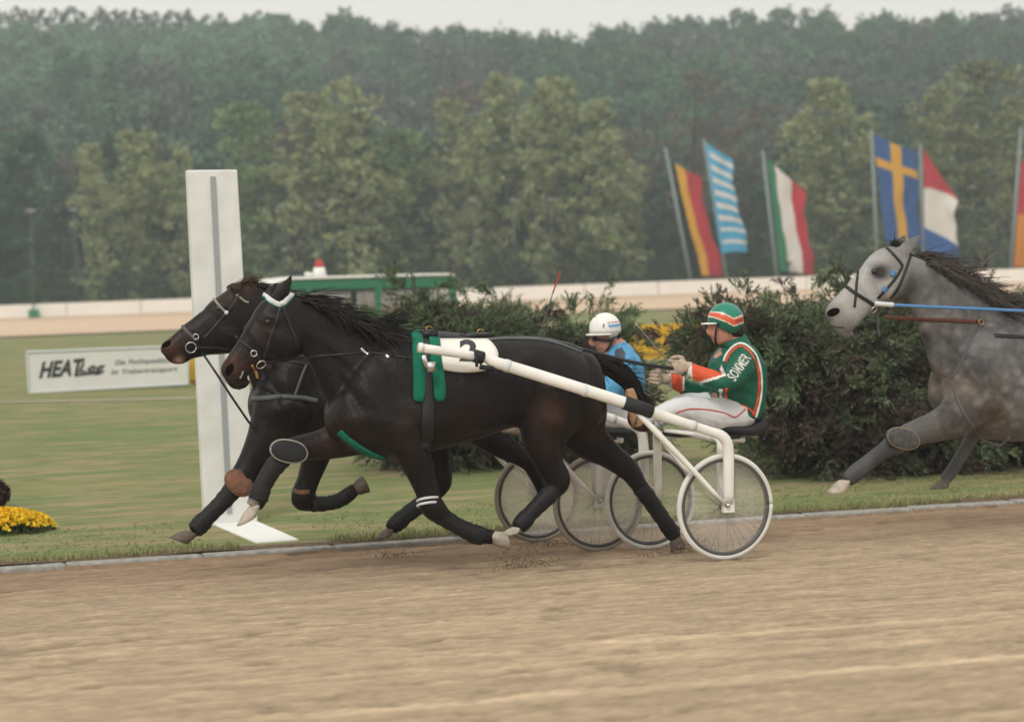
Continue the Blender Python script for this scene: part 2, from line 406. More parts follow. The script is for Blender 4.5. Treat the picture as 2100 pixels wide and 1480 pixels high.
# --- kerb of single stones
kb = root('kerb', (6, 15.3, -.16), None, None); kb['kind'] = 'structure'
x = -6.0; k = 0
while x < 24:
    L = .96; j = random.uniform(-.006, .006)
    v, f = box((x+L/2, 15.325+j, -.165), (L-.014, .14, .105), Matrix.Rotation(random.uniform(-.006, .006), 3, 'Z') @ Matrix.Rotation(random.uniform(-.008, .008), 3, 'Y'))
    bevel(mk('kerb_stone', v, f, M['stone'], kb, smooth=False), .015); x += L; k += 1
# soil strip and turf edge behind the kerb
xs = np.arange(-6, 24, .05); ys = np.linspace(15.39, 15.58, 6); X, Y = np.meshgrid(xs, ys); n = blur(X.shape, 1, 5, 8)
Z = -.118+.02*np.exp(-((Y-15.46)/.06)**2)+.006*n
soil = gridmesh('soil_strip', X, Y, Z, mat('soil', (.13, .09, .06), .95, nscale=20, namt=.4, bump=.4, bscale=40))
# --- far race track and path lines
u = np.arange(-75, 80, 2.); t = np.linspace(0, 1, 14); U, T = np.meshgrid(u, t)
def farstrip(name, dn, df, lift, m):
    Dd = dn(U)*(1-T)+df(U)*T; X, Y = uD(U, Dd); return gridmesh(name, X, Y, gz(X, Y)+lift, m)
FS = mat('far_sand', (.6, .44, .31), .95, nscale=.12, namt=.1, stretch=(.3, 1, 1)); FS2 = mat('far_sand_edge', (.43, .3, .17), .95, nscale=.2, namt=.15)
farstrip('far_track', lambda u: 100+.37*u, lambda u: 141+0*u, .06, FS)
farstrip('far_track_verge', lambda u: 141+0*u, lambda u: 152+0*u, .05, FS2)
a = onG(0, 826); b = onG(420, 817); d = (b-a); nrm = Vector((-d.y, d.x, 0)).normalized()
Xl = [a-d*.3+d*1.9*(i/30) for i in range(31)]; V = []
for p in Xl:
    for s in (-.16, .16):
        q = p+nrm*s; V.append((q.x, q.y, float(gz(q.x, q.y))+.012))
path = mk('path_edge', V, [[2*i, 2*i+2, 2*i+3, 2*i+1] for i in range(30)], mat('pale_gravel', (.42, .38, .3), .95, nscale=10, namt=.2)); path['kind'] = 'structure'

# --- grass blades at the near edge
def blades(n, x0, x1, y0, y1, hmin, hmax):
    yy = y0+(y1-y0)*RNG.random(n)**1.7; xx = x0+(x1-x0)*RNG.random(n)+(yy-15)*.38
    h = hmin+(hmax-hmin)*RNG.random(n); zz = gz(xx, yy); ang = RNG.random(n)*6.283; w = .004+.004*RNG.random(n)*(yy/15)
    lean = RNG.normal(0, .02, (n, 2)); P = np.stack([xx, yy, zz], -1); ax = np.stack([np.cos(ang)*w, np.sin(ang)*w, 0*w], -1)
    top = P+np.stack([lean[:, 0], lean[:, 1], h], -1); V = np.stack([P-ax, P+ax, top+ax*.3, top-ax*.3], 1)
    r = RNG.random((n, 1)); c = np.array([.2, .25, .09])*(1-r)+np.array([.36, .32, .16])*r; c *= RNG.uniform(.7, 1.2, (n, 1)); return V, c
v1, c1 = blades(14000, -2, 16, 15.45, 17.5, .006, .02); v2, c2 = blades(8000, -1, 16, 15.42, 15.62, .025, .07)
keep = ~((v1[:, 0, 0] > 3.8) & (v1[:, 0, 0] < 4.75) & (v1[:, 0, 1] < 17.3)); v1, c1 = v1[keep], c1[keep]; keep = ~((v2[:, 0, 0] > 3.9) & (v2[:, 0, 0] < 4.6)); v2, c2 = v2[keep], c2[keep]
gr = mkquads('grass', np.concatenate([v1, v2]), M['petal'], col=np.concatenate([c1, c2])); gr['kind'] = 'stuff'

# --- barrier along the far track
br = root('barrier_fence', (*uD(0, 150), float(gz(*uD(0, 150)))), 'long white solid barrier fence running along the far side of the far track', 'fence')
for k in range(-12, 13):
    u0, u1 = k*5.0+.02, k*5.0+4.97; V = []
    for uu in (u0, u1):
        for dd in (149.93, 150.07):
            x, y = uD(uu, dd); zb = float(gz(x, y)); V += [(x, y, zb-.1), (x, y, zb+.96)]
    mk('panel', V, [[0, 1, 5, 4], [2, 6, 7, 3], [1, 3, 7, 5], [0, 4, 6, 2], [0, 2, 3, 1], [4, 5, 7, 6]], M['barrier'], br, smooth=False)

# ================================================================== TREES
haze_box()
def leafquads(C, s, asp=.65, bias=0):
    n = len(C); a = RNG.standard_normal((n, 3)); a /= np.linalg.norm(a, axis=1, keepdims=True); b = RNG.standard_normal((n, 3)); b = np.cross(a, b); b /= np.linalg.norm(b, axis=1, keepdims=True)
    s = np.broadcast_to(np.asarray(s, float).reshape(-1, 1), (n, 1)); a = a*s; b = b*s*asp
    return np.stack([C-a*.5, C+b*.5, C+a*.5, C-b*.5], 1)
def crown(H, rmax, kind, nl, nq, ls, base=.12):
    """leaf clumps spread through a crown"""
    t = RNG.random(nl)**.85; t = base+(1-base)*t; ang0 = RNG.random(nl)*6.283
    if kind == 'cone': prof = (1-t)**.75+.06
    elif kind == 'loose': prof = np.sqrt(np.clip(1-((t-.5)/.53)**2, .02, 1))*(.72+.38*np.sin(t*13+ang0*2))
    elif kind == 'round': prof = np.sqrt(np.clip(1-((t-.55)/.5)**2, .03, 1))
    else: prof = np.clip(np.sin(np.pi*np.clip(t, 0, 1)**.8), .12, 1)*(.75+.25*np.sin(t*17+RNG.random()*6))
    ang = ang0; rr = rmax*prof*np.sqrt(RNG.random(nl)); lean = RNG.normal(0, .05, 2)*H
    L = np.stack([np.cos(ang)*rr+lean[0]*t, np.sin(ang)*rr+lean[1]*t, t*H*.97], -1); lr = rmax*(.17+.2*RNG.random(nl))*(.45+.55*prof)
    d = RNG.standard_normal((nl, nq, 3)); d /= np.linalg.norm(d, axis=2, keepdims=True); d *= (RNG.random((nl, nq, 1))**.45); d[..., 2] *= .75+ (kind == 'spire')*.5
    C = (L[:, None]+d*lr[:, None, None]).reshape(-1, 3)
    br = np.repeat(RNG.uniform(.82, 1.18, nl), nq)*RNG.uniform(.85, 1.15, nl*nq)
    return leafquads(C, ls*RNG.uniform(.7, 1.3, nl*nq)), br[:, None]
def treemesh(H, rmax, kind, nl, nq, ls, tint, base=.12, trunk=.16):
    V, b = crown(H, rmax, kind, nl, nq, ls, base); hue = 1+RNG.normal(0, .07, (len(V), 3))
    cr = mkquads('crown', V, M['leaf'], col=np.clip(np.array(tint)*b*hue, .004, 1))
    parts = [tube([(0, 0, -.3), (random.uniform(-.1, .1), 0, H*.35), (random.uniform(-.2, .2), random.uniform(-.2, .2), H*.9)], [trunk, trunk*.75, .03], 7, k=3)]
    for k in range(9):
        z = H*random.uniform(.2, .8); a = random.uniform(0, 6.28); L = rmax*random.uniform(.5, 1)*(1-.5*z/H)
        parts.append(tube([(0, 0, z), (math.cos(a)*L*.5, math.sin(a)*L*.5, z+L*.5), (math.cos(a)*L, math.sin(a)*L, z+L*1.2)], [.06, .04, .015], 5))
    tr = mk('trunk', *join(parts), M['bark'], base=Vector((0, 0, 0))); return cr, tr
def plant(proto, x, D, top, label, group, color=(1, 1, 1), name='tree', width=1, cat='tree'):
    """stand a copy of a tree so that its foot is on the ground at distance D"""
    u_ = (x-1050)/FPX*D; X, Y = uD(u_, D); z = float(gz(X, Y)); hz = 552-.02*(x-1050)
    H = (CAMH-z)+(hz-top)/FPX*D; s = H/proto['H']
    r = root(name, (X, Y, z), label, cat, group); sw = s*width; r.scale = (sw, sw, s); r.rotation_euler.z = random.uniform(0, 6.28)
    for o in proto['parts']:
        c = o.copy(); COL.objects.link(c); c.parent = r; c.color = (*color, 1)
    return r
PRO = {}
def proto(key, *a, **k):
    parts = treemesh(*a, **k); PRO.setdefault(key, []).append({'H': a[0], 'parts': parts})
YG = (.27, .31, .155); DG = (.065, .125, .09); GB = (.14, .13, .12)
for k in range(4): proto('spire', 15, 2.7, 'loose', 170, 24, .38, YG, base=.04, trunk=.14)
for k in range(4): proto('dark', 13, 2.8, ('loose', 'spire')[k % 2], 90, 34, .46, DG, base=.06, trunk=.2)
for k in range(3): proto('bare', 13, 2.6, 'round', 70, 30, .26, GB, base=.25, trunk=.2)
for k in range(3): proto('round', 6, 2.2, 'round', 34, 30, .36, (.05, .08, .045), base=.25, trunk=.1)
# pale yellow-green trees in front of the wood
YT = [(205, 290, 'slim yellow-green tree far left in front of the dark wood'), (262, 258, 'tall yellow-green tree between the left frame edge and the winning post'), (318, 268, 'yellow-green tree standing just left of the winning post'), (395, 285, 'olive tree right behind the top of the winning post'),
      (545, 205, 'narrow green tree first to the right of the winning post'), (605, 178, 'pale tree beside the narrow one right of the winning post'), (668, 215, 'green leafy tree above the red beacon of the van'), (752, 148, 'tall pale yellow tree above the van roof'), (800, 260, 'low green tree at the right foot of the tall pale one'),
      (912, 192, 'slender yellowish tree standing alone left of the big pale clump'), (975, 250, 'olive tree at the left edge of the big pale clump'), (1040, 142, 'tallest pale tree of the big clump in the middle'), (1105, 170, 'pale tree in the centre of the big clump'), (1180, 150, 'broad pale tree right in the middle clump'), (1245, 195, 'pale tree closing the middle clump on the right'),
      (1300, 330, 'low olive tree left of the black, yellow and red flag'), (1690, 235, 'yellow-green tree just left of the blue flag with a yellow cross'), (1732, 152, 'tallest yellow-green tree standing between the tricolour and the blue flag'), (1790, 225, 'yellow-green tree directly behind the blue flag'), (1905, 170, 'hazy olive tree above the red, white and blue flag'), (1975, 120, 'broad olive tree near the right edge of the wood'), (2070, 190, 'olive tree at the right edge behind the last flagpole')]
for i, (x, top, lab) in enumerate(YT):
    c = (1, 1, 1) if x < 1850 else (.8, .78, .78)
    if x in (545, 668, 800): c = (.72, .9, .82)
    plant(PRO['spire'][i % 4], x, 158+(i*3) % 7, top, lab, 'pale trees along the edge of the wood', c, 'pale_tree', 1.3 if x in (1180, 1732, 1975) else (.85, 1.05, 1.15)[i % 3])
# darker trees in the row behind
DT = list(range(-60, 2180, 62))
for i, x in enumerate(DT):
    top = 330+40*math.sin(i*2.3)+random.uniform(-25, 25)-(70 if 560 < x < 1300 else 0)
    bare = i % 6 == 4 or 1400 < x < 1560
    if bare: plant(PRO['bare'][i % 3], x, 167+(i*5) % 6, top-60-(80 if 1400 < x < 1560 else 0), 'grey-brown bare-twigged tree in the dark edge of the wood', 'bare trees in the edge of the wood', (1.15, 1, .95), 'bare_tree')
    else: plant(PRO['dark'][i % 4], x, 166+(i*5) % 7, top, 'dense dark green tree in the edge of the wood behind the barrier', 'dark trees in the edge of the wood', (random.uniform(.7, 1.1), random.uniform(.8, 1.1), random.uniform(.85, 1.15)), 'dark_tree', 1.25)
for i, x in enumerate(range(-40, 2160, 50)):
    plant(PRO['round'][i % 3], x+random.uniform(-12, 12), 155+(i % 3)*1.5, 540+30*math.sin(i*1.7)-.036*(x-1050), 'low leafy shrub at the foot of the wood behind the barrier', 'shrubs at the foot of the wood', (random.uniform(.7, 1.2), random.uniform(.75, 1.1), random.uniform(.6, 1)), 'shrub', 1.1, 'shrub')
# the wood climbing the hill: one mass
n = 1900; D_ = 172+(343-172)*RNG.random(n)**.8; u_ = RNG.uniform(-1, 1, n)*(D_*.26+6); X_, Y_ = uD(u_, D_); Z_ = gz(X_, Y_)
px_ = 1050+u_/D_*FPX; left = (px_ < 690) & (D_ > 245)
Ht = np.where(left, 2.0, np.where(D_ > 290, 6.6, 8.0))*RNG.uniform(.8, 1.2, n); Rt = np.where(left, 2.0, 2.4)*RNG.uniform(.8, 1.2, n); nl, nq = 11, 20
t = RNG.random((n, nl)); ang = RNG.random((n, nl))*6.283; rr = Rt[:, None]*np.sqrt(RNG.random((n, nl)))*np.clip(1.15-t, .2, 1)
L = np.stack([X_[:, None]+np.cos(ang)*rr, Y_[:, None]+np.sin(ang)*rr, Z_[:, None]+(.2+.8*t)*Ht[:, None]], -1)
d = RNG.standard_normal((n, nl, nq, 3)); d /= np.linalg.norm(d, axis=3, keepdims=True); d *= RNG.random((n, nl, nq, 1))**.45
C = L[:, :, None]+d*(Rt[:, None, None, None]*.5)
pn = np.array([noise.noise(Vector((a*.03, b*.022, 3.3))) for a, b in zip(px_*.05*D_/60, D_)]); pn2 = np.array([noise.noise(Vector((a*.05, b*.04, 9.1))) for a, b in zip(X_, Y_)])
greyn = sstep(-.02, .3, pn+.25*np.sin((D_-172)/40)-.2)[:, None]
tint = np.array([.08, .15, .095])*(1-greyn)+np.array([.125, .13, .12])*greyn; tint = tint*(1+.35*pn2[:, None]); tint[left] = np.array([.115, .21, .125])*(1+.3*pn2[left, None]); tint *= RNG.uniform(.8, 1.2, (n, 1))
col = (tint[:, None, None]*RNG.uniform(.85, 1.15, (n, nl, 1, 1))*RNG.uniform(.8, 1.2, (n, nl, nq, 1))).reshape(-1, 3)
fo = mkquads('forest', leafquads(C.reshape(-1, 3), RNG.uniform(.5, 1.0, n*nl*nq)), M['leaf'], col=np.clip(col, .004, 1)); fo['kind'] = 'stuff'; fo.color = (1, 1, 1, 1)
# small trees standing free on the left ridge, sky showing under their crowns
for i, x in enumerate([20, 50, 78, 100, 130, 160, 188, 222, 236, 262, 270, 300, 318, 332, 366, 388, 402, 440, 470, 520, 545, 566, 590, 612, 640]):
    plant(PRO['round'][i % 3], x, 338+(i % 3)*2, (22 if x < 420 else 30)+random.uniform(-6, 6)+(8 if x > 560 else 0), 'small round tree standing free on the left ridge against the sky', 'small trees on the ridge', (.9, 1.1, 1.1), 'ridge_tree', .8)
for ps in PRO.values():
    for p in ps:
        for o in p['parts']: bpy.data.objects.remove(o)

# ================================================================== JUNIPER BUSHES
def juniper(lobes, nspray, label, foot, seedcol=(1, 1, 1)):
    """feathery sprays growing out of several overlapping lobes; lobes: (x, y, Y, rx px, ry px, rY m)"""
    nspray = int(nspray*2.1); base = Vector((foot.x, foot.y, float(gz(foot.x, foot.y)))); r = root('juniper_bush', base, label, 'bush')
    Cn, Rd = [], []
    for x, y, Yp, rx, ry, rY in lobes:
        c = onY(x, y, Yp); s = dep(c)/FPX; Cn.append(c); Rd.append((rx*s, rY, ry*s))
    Cn = np.array(Cn); Rd = np.array(Rd); w = Rd[:, 0]*Rd[:, 2]; k = RNG.choice(len(lobes), nspray, p=w/w.sum())
    npl = nspray//26; kp = RNG.choice(len(lobes), npl, p=w/w.sum()); d = RNG.standard_normal((npl, 3)); d /= np.linalg.norm(d, axis=1, keepdims=True); d[:, 1] = np.where(RNG.random(npl) < .7, -abs(d[:, 1]), d[:, 1])
    PA = Cn[kp]+d*Rd[kp]*(.55+.35*RNG.random((npl, 1))); PD = d*np.array([1.5, .8, .35])+np.array([.18, -.1, .14])+RNG.normal(0, .2, (npl, 3)); PD /= np.linalg.norm(PD, axis=1, keepdims=True); PL = RNG.uniform(.35, .75, (npl, 1))
    k = np.repeat(np.arange(npl), 26); nspray = len(k); tt = RNG.random((nspray, 1))**.8; rad = RNG.standard_normal((nspray, 3)); rad -= PD[k]*(rad*PD[k]).sum(1, keepdims=True); rad /= np.linalg.norm(rad, axis=1, keepdims=True)
    A = PA[k]+PD[k]*PL[k]*tt+rad*.12*(1.05-tt)*RNG.random((nspray, 1)); A[:, 2] -= .16*tt[:, 0]**2*PL[k][:, 0]
    out = PD[k]*.8+rad*(.75-.45*tt)+RNG.normal(0, .18, (nspray, 3)); out /= np.linalg.norm(out, axis=1, keepdims=True)
    ns = 16; t = np.linspace(0, 1, ns)[None, :, None]; Ls = (RNG.uniform(.14, .3, (nspray, 1))*(1.1-.45*tt))[:, :, None]
    side = np.cross(out, RNG.standard_normal((nspray, 3))); side /= np.linalg.norm(side, axis=1, keepdims=True)
    sg = np.where(np.arange(ns) % 2, 1, -1)[None, :, None]
    P = A[:, None]+out[:, None]*Ls*t+np.array([0, 0, -.04])*t*t
    ldir = out[:, None]*1.0+side[:, None]*sg*.5+RNG.normal(0, .2, (nspray, ns, 3)); ldir /= np.linalg.norm(ldir, axis=2, keepdims=True)
    ll = RNG.uniform(.04, .085, (nspray, ns, 1))*(1.1-.5*t); wd = np.cross(ldir, RNG.standard_normal((nspray, ns, 3))); wd /= np.linalg.norm(wd, axis=2, keepdims=True); wd *= .004+.005*RNG.random((nspray, ns, 1))
    V = np.stack([P, P+ldir*ll*.5+wd, P+ldir*ll, P+ldir*ll*.5-wd], 2).reshape(-1, 4, 3)
    pb = RNG.random((npl, 1)) < np.where(PA[:, 2:3] < .8, .5, .1); brown = (pb[k] | (RNG.random((nspray, 1)) < .06)).astype(float)  # lower plumes browner: dead foliage, plus shade put into the colour
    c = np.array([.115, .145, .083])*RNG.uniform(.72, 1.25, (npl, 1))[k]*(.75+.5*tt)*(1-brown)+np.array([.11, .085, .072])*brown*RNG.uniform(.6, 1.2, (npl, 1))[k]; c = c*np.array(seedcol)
    c = np.repeat(c, ns, 0)*RNG.uniform(.8, 1.2, (nspray*ns, 1))
    ok = V[:, :, 2].min(1) > -.14
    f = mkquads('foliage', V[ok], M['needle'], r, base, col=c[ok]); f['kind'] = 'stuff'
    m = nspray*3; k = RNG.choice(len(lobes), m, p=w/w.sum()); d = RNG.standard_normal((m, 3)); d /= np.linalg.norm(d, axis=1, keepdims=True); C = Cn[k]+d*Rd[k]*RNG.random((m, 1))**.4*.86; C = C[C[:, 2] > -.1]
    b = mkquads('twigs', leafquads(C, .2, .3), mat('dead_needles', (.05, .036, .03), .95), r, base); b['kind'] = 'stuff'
    parts = []
    for k_ in range(9):
        e = Vector(Cn[k_ % len(lobes)]); parts.append(tube([base+Vector((random.uniform(-.1, .1), random.uniform(-.1, .1), -.1)), (base+e)/2+Vector((random.uniform(-.2, .2), 0, .1)), e], [.05, .035, .015], 6))
    mk('stem', *join(parts), M['bark'], r); return r
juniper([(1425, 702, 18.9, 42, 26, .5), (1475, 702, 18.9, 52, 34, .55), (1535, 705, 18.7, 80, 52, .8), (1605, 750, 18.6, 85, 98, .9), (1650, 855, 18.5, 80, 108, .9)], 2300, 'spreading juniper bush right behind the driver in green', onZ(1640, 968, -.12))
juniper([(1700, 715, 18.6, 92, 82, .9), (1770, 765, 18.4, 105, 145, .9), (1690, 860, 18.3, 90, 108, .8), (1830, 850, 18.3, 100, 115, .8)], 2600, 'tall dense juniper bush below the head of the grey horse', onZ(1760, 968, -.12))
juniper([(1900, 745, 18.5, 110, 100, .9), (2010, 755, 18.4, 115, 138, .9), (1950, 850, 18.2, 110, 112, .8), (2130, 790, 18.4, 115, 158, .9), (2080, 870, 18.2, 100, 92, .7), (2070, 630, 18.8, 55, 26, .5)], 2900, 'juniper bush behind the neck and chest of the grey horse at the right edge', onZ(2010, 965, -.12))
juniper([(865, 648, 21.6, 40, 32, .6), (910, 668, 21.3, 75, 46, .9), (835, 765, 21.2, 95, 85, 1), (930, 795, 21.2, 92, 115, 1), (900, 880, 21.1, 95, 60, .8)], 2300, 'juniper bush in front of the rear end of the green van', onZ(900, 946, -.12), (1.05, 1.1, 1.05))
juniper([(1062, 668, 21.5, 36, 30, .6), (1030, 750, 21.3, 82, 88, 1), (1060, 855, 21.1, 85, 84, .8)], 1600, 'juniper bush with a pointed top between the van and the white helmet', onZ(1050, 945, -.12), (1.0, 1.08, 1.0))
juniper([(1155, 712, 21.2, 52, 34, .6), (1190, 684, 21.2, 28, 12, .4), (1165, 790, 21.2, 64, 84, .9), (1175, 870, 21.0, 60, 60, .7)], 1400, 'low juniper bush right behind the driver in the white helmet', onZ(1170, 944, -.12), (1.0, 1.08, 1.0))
# ================================================================== HORSES
def sec(T, B, w, Y, n=26, e=2.3, dy=0):
    t = onY(*T, Y); b = onY(*B, Y); c = (t+b)/2; v = (t-b)/2; R = []
    for i in range(n):
        a = 2*math.pi*i/n; ca, sa = math.cos(a), math.sin(a)
        R.append(c + v*(math.copysign(abs(ca)**(2/e), ca)) + Vector((0, w*math.copysign(abs(sa)**(2/e), sa)+dy, 0)))
    return R
def body_loft(S, Y, k=4, e=2.3):
    """S rows: Tx Ty Bx By halfwidth [Yshift]"""
    S = [(*s, 0) if len(s) == 5 else s for s in S]; Q = crom(S, k)
    return rings([sec((q[0], q[1]), (q[2], q[3]), max(q[4], .004), Y, e=e, dy=q[5]) for q in Q])
def limb(pts, Y, k=4, flat=.8, lean=False):
    """pts rows: x y r(px) [flatness] [Y]"""
    P, r = [], []
    rows = [(p[0], p[1], p[2], p[3] if len(p) > 3 else flat, p[4] if len(p) > 4 else Y) for p in pts]
    Q = crom(rows, k); R = []
    C = [onY(q[0], q[1], q[4]) for q in Q]
    for i, q in enumerate(Q):
        rad = max(q[2], .5)*dep(C[i])/FPX*(.93 if q[2] < 23 and lean else 1); t = C[min(i+1, len(C)-1)]-C[max(i-1, 0)]; a, b = frame(t)
        R.append([C[i]+a*(math.cos(2*math.pi*j/14)*rad*q[3])+b*(math.sin(2*math.pi*j/14)*rad) for j in range(14)])
    return rings(R)
def hoof(c0, r0, c1, r1, s, Y, m, par):
    """horn capsule from the coronet c0 to the sole c1 (photo px); s is the px direction heel->toe along the sole"""
    A, B = onY(*c0, Y), onY(*c1, Y); sc = dep(A)/FPX; S = (onY(c1[0]+s[0], c1[1]+s[1], Y)-B).normalized(); R = []
    for t, rr in ((-.25, .8), (0, .97), (.15, 1.03), (.75, 1), (1, 1), (1.04, .9)):
        c = A+(B-A)*t; r = (r0+(r1-r0)*max(t, 0))*sc*rr
        R.append([c+S*(math.cos(2*math.pi*j/18)*r*(1.1 if math.cos(2*math.pi*j/18) > 0 else .85))+Vector((0, math.sin(2*math.pi*j/18)*r*.88, 0)) for j in range(18)])
    return mk('hoof', *rings(R), m, par)
def paint(V, base, spots, Y, noise_amt=.15, ns=9):
    """coat colour: base colour plus soft coloured areas (photo x, y, radius px, colour, strength)"""
    V = np.asarray(V); c = np.ones((len(V), 3))*np.array(base)
    nz = np.array([noise.noise(Vector(v)*ns) for v in V]); c *= (1+noise_amt*nz)[:, None]
    for x, y, r, colr, st in spots:
        p = onY(x, y, Y); rad = r*dep(p)/FPX; d = np.sqrt((V[:, 0]-p.x)**2+(V[:, 2]-p.z)**2)/rad + .25*nz
        f = (st*np.clip(1.25-d, 0, 1)**1.2)[:, None]; f = np.clip(f, 0, 1); c = c*(1-f)+np.array(colr)*f
    return c
def sculpt(V, Fc, Y, spots):
    """muscle relief: x, y, length px, width px, angle, height m pushed along the normal on both flanks"""
    me = bpy.data.meshes.new('t'); me.from_pydata([tuple(v) for v in V], [], Fc); me.update(); N = np.array([v.normal[:] for v in me.vertices]); bpy.data.meshes.remove(me); d = np.zeros(len(V))
    for x, y, L, w, ang, h in spots:
        p = onY(x, y, Y); sc = dep(p)/FPX; a = math.radians(ang); dx = (V[:, 0]-p.x)/sc; dy = -(V[:, 2]-p.z)/sc
        l = dx*math.cos(a)+dy*math.sin(a); q = -dx*math.sin(a)+dy*math.cos(a); d += 1.5*h*np.exp(-(l/L)**2-(q/w)**2)
    return V+N*d[:, None]
MUSC = [(735, 800, 70, 16, 62, .014), (700, 800, 80, 9, 66, -.012), (790, 800, 75, 12, 70, -.01), (825, 850, 45, 26, 40, .02), (770, 865, 40, 20, 20, .016), (850, 905, 30, 9, 60, -.012), (715, 860, 26, 20, 0, .016), (640, 690, 70, 14, 40, .008), (690, 745, 80, 9, 48, -.008), (660, 665, 90, 10, 35, -.006),
    (1070, 800, 55, 22, 80, -.014), (1050, 735, 26, 16, 0, .012), (1150, 780, 60, 30, 70, .016), (1195, 800, 70, 9, 75, -.012), (1130, 730, 50, 20, 20, .008), (1100, 860, 26, 16, 40, .014), (1205, 850, 40, 14, 70, .012), (1120, 905, 34, 8, 80, -.008),
    (950, 790, 60, 10, 85, -.005), (985, 790, 60, 10, 85, .005), (1015, 790, 60, 9, 85, -.005), (920, 790, 60, 9, 85, .004), (960, 890, 60, 10, -4, -.008),
    (590, 706, 24, 24, 0, .012), (562, 730, 30, 7, 25, -.008), (540, 690, 40, 7, 58, -.007), (515, 690, 50, 6, 60, .005), (555, 650, 16, 8, 20, .01), (550, 672, 20, 6, 20, -.007), (480, 762, 10, 8, 0, .006), (575, 660, 30, 8, 70, -.005)]
def muscB(): return [(*xB((m[0], m[1]), 1), m[2]*.93, m[3]*.93, m[4], m[5]) for m in MUSC]
def make_horse(label, Y, trunk, neck, head, legs, ears, base, spots, coat, foot, e_trunk=2.25, hoofs=(), smooth=5, lips=(), muscles=()):
    parts = [body_loft(trunk, Y, 4, e_trunk), body_loft(neck, Y, 4, 2.1), body_loft(head, Y, 4, 2.3)]
    for l in legs: parts.append(limb(l[0], l[1], lean=True))
    for en in ears: parts.append(limb(en[0], en[1], 4, .55))
    for l in lips: parts.append(limb(l, Y, 3, 1.1))
    V, Fc = fuse(parts, .013, smooth); V = sculpt(V, Fc, Y, muscles)
    b = Vector(foot); o = mk('horse', V, Fc, coat, base=b, col=paint(V, base, spots, Y))
    tag(o, label, 'horse', 'trotting horses in harness')
    for h in hoofs: hoof(*h, o)
    return o, bvh(V, Fc)
def oval_pad(cx, cy, rx, ry, ang, Y, par, m, rimm, dome=.03):
    c = onY(cx, cy, Y); sc = dep(c)/FPX; a = math.radians(ang); R = []
    ux = Vector((math.cos(a), 0, -math.sin(a)))*-1; uz = Vector((math.sin(a), 0, math.cos(a)))
    def ring(f, y): return [c+ux*(rx*sc*f*math.copysign(abs(math.cos(q))**.8, math.cos(q)))+uz*(ry*sc*f*math.sin(q))+Vector((0, y, 0)) for q in [2*math.pi*i/28 for i in range(28)]]
    p = mk('knee_boot', *rings([ring(.3, dome), ring(1, dome*.9), ring(1, 0), ring(.97, -.012), ring(.8, -dome*.6), ring(.4, -dome*.8)]), m, par)
    q = ring(1, -.006); mk('rim', *rings([[p0+v for v in (Vector((0, .007, 0)), (p0-c).normalized()*.009, Vector((0, -.007, 0)), -(p0-c).normalized()*.006)] for p0 in q+q[:1]]), rimm, p); return p
def eye(x, y, b, Y, par, r=.019):
    p, n = snap(b, x, y, Y); return mk('eye', *ell(p-n*r*.45, (r, r, r)), M['lens'], par)
def nostril(x, y, rx, ry, ang, b, Y, par):
    p, n = snap(b, x, y, Y); sc = dep(p)/FPX
    rot = n.to_track_quat('Z', 'Y').to_matrix() @ Matrix.Rotation(math.radians(ang), 3, 'Z')
    return mk('nostril', *ell(p, (rx*sc, ry*sc, .006), rot), M['nostril'], par)
def ring_bit(x, y, r, b, Y, par, m=None):
    p, n = snap(b, x, y, Y); a, c = frame(n, Vector((1, 0, 0))); p = p+n*.012
    return mk('bit_ring', *tube([p+a*(math.cos(q)*r)+c*(math.sin(q)*r) for q in np.linspace(0, 2*math.pi, 17)], .0045, 6), m or M['chrome'], par)

yA, yB, yC = 13.03, 14.39, 13.0
GA = (5.0, yA, -.03)
TA = [(1224, 765, 1231, 826, .06), (1206, 722, 1226, 862, .2), (1162, 703, 1180, 888, .265), (1110, 691, 1105, 870, .285), (1050, 689, 1045, 878, .28), (990, 693, 988, 898, .29), (930, 697, 925, 914, .305),
      (880, 693, 873, 928, .3), (846, 687, 828, 936, .265), (800, 683, 768, 938, .24), (745, 712, 708, 916, .225), (706, 762, 676, 884, .17), (690, 792, 668, 850, .09)]
NA = [(846, 690, 735, 880, .16), (795, 679, 684, 842, .135), (742, 664, 656, 795, .112), (694, 642, 638, 752, .092), (646, 618, 620, 722, .08), (604, 602, 596, 702, .074)]
HA = [(606, 602, 622, 702, .06), (572, 600, 618, 724, .088), (537, 618, 592, 738, .1), (516, 648, 560, 744, .09), (500, 678, 536, 750, .068), (482, 708, 514, 764, .056), (464, 734, 500, 780, .055), (453, 752, 488, 787, .048), (454, 768, 476, 787, .03)]
BAY = (.006, .0036, .0042); BR1 = (.055, .02, .01); BR2 = (.03, .012, .007)
legsA = [([(800, 800, 50, .4, yA-.07), (818, 850, 62, .6, yA-.12), (834, 892, 50, .75), (856, 950, 34), (876, 1008, 25), (888, 1040, 26, .9), (925, 1070, 18, .8), (960, 1088, 17), (984, 1097, 20), (1004, 1100, 17), (1014, 1102, 16)], yA-.14),
         ([(765, 868, 62, .75), (700, 900, 40), (645, 914, 30), (598, 922, 25, .95), (566, 950, 21), (541, 992, 19), (530, 1020, 22), (520, 1040, 19)], yA+.13),
         ([(1128, 790, 90, .6), (1126, 850, 72, .7), (1118, 903, 50), (1126, 950, 31), (1146, 987, 26, .8), (1122, 1018, 19), (1092, 1048, 18), (1068, 1074, 18), (1056, 1084, 14)], yA-.14),
         ([(1165, 790, 84, .6), (1186, 850, 66, .7), (1206, 898, 46), (1246, 930, 30), (1282, 958, 24), (1302, 982, 21), (1330, 1022, 17), (1356, 1060, 16), (1380, 1093, 16), (1388, 1106, 12)], yA+.14)]
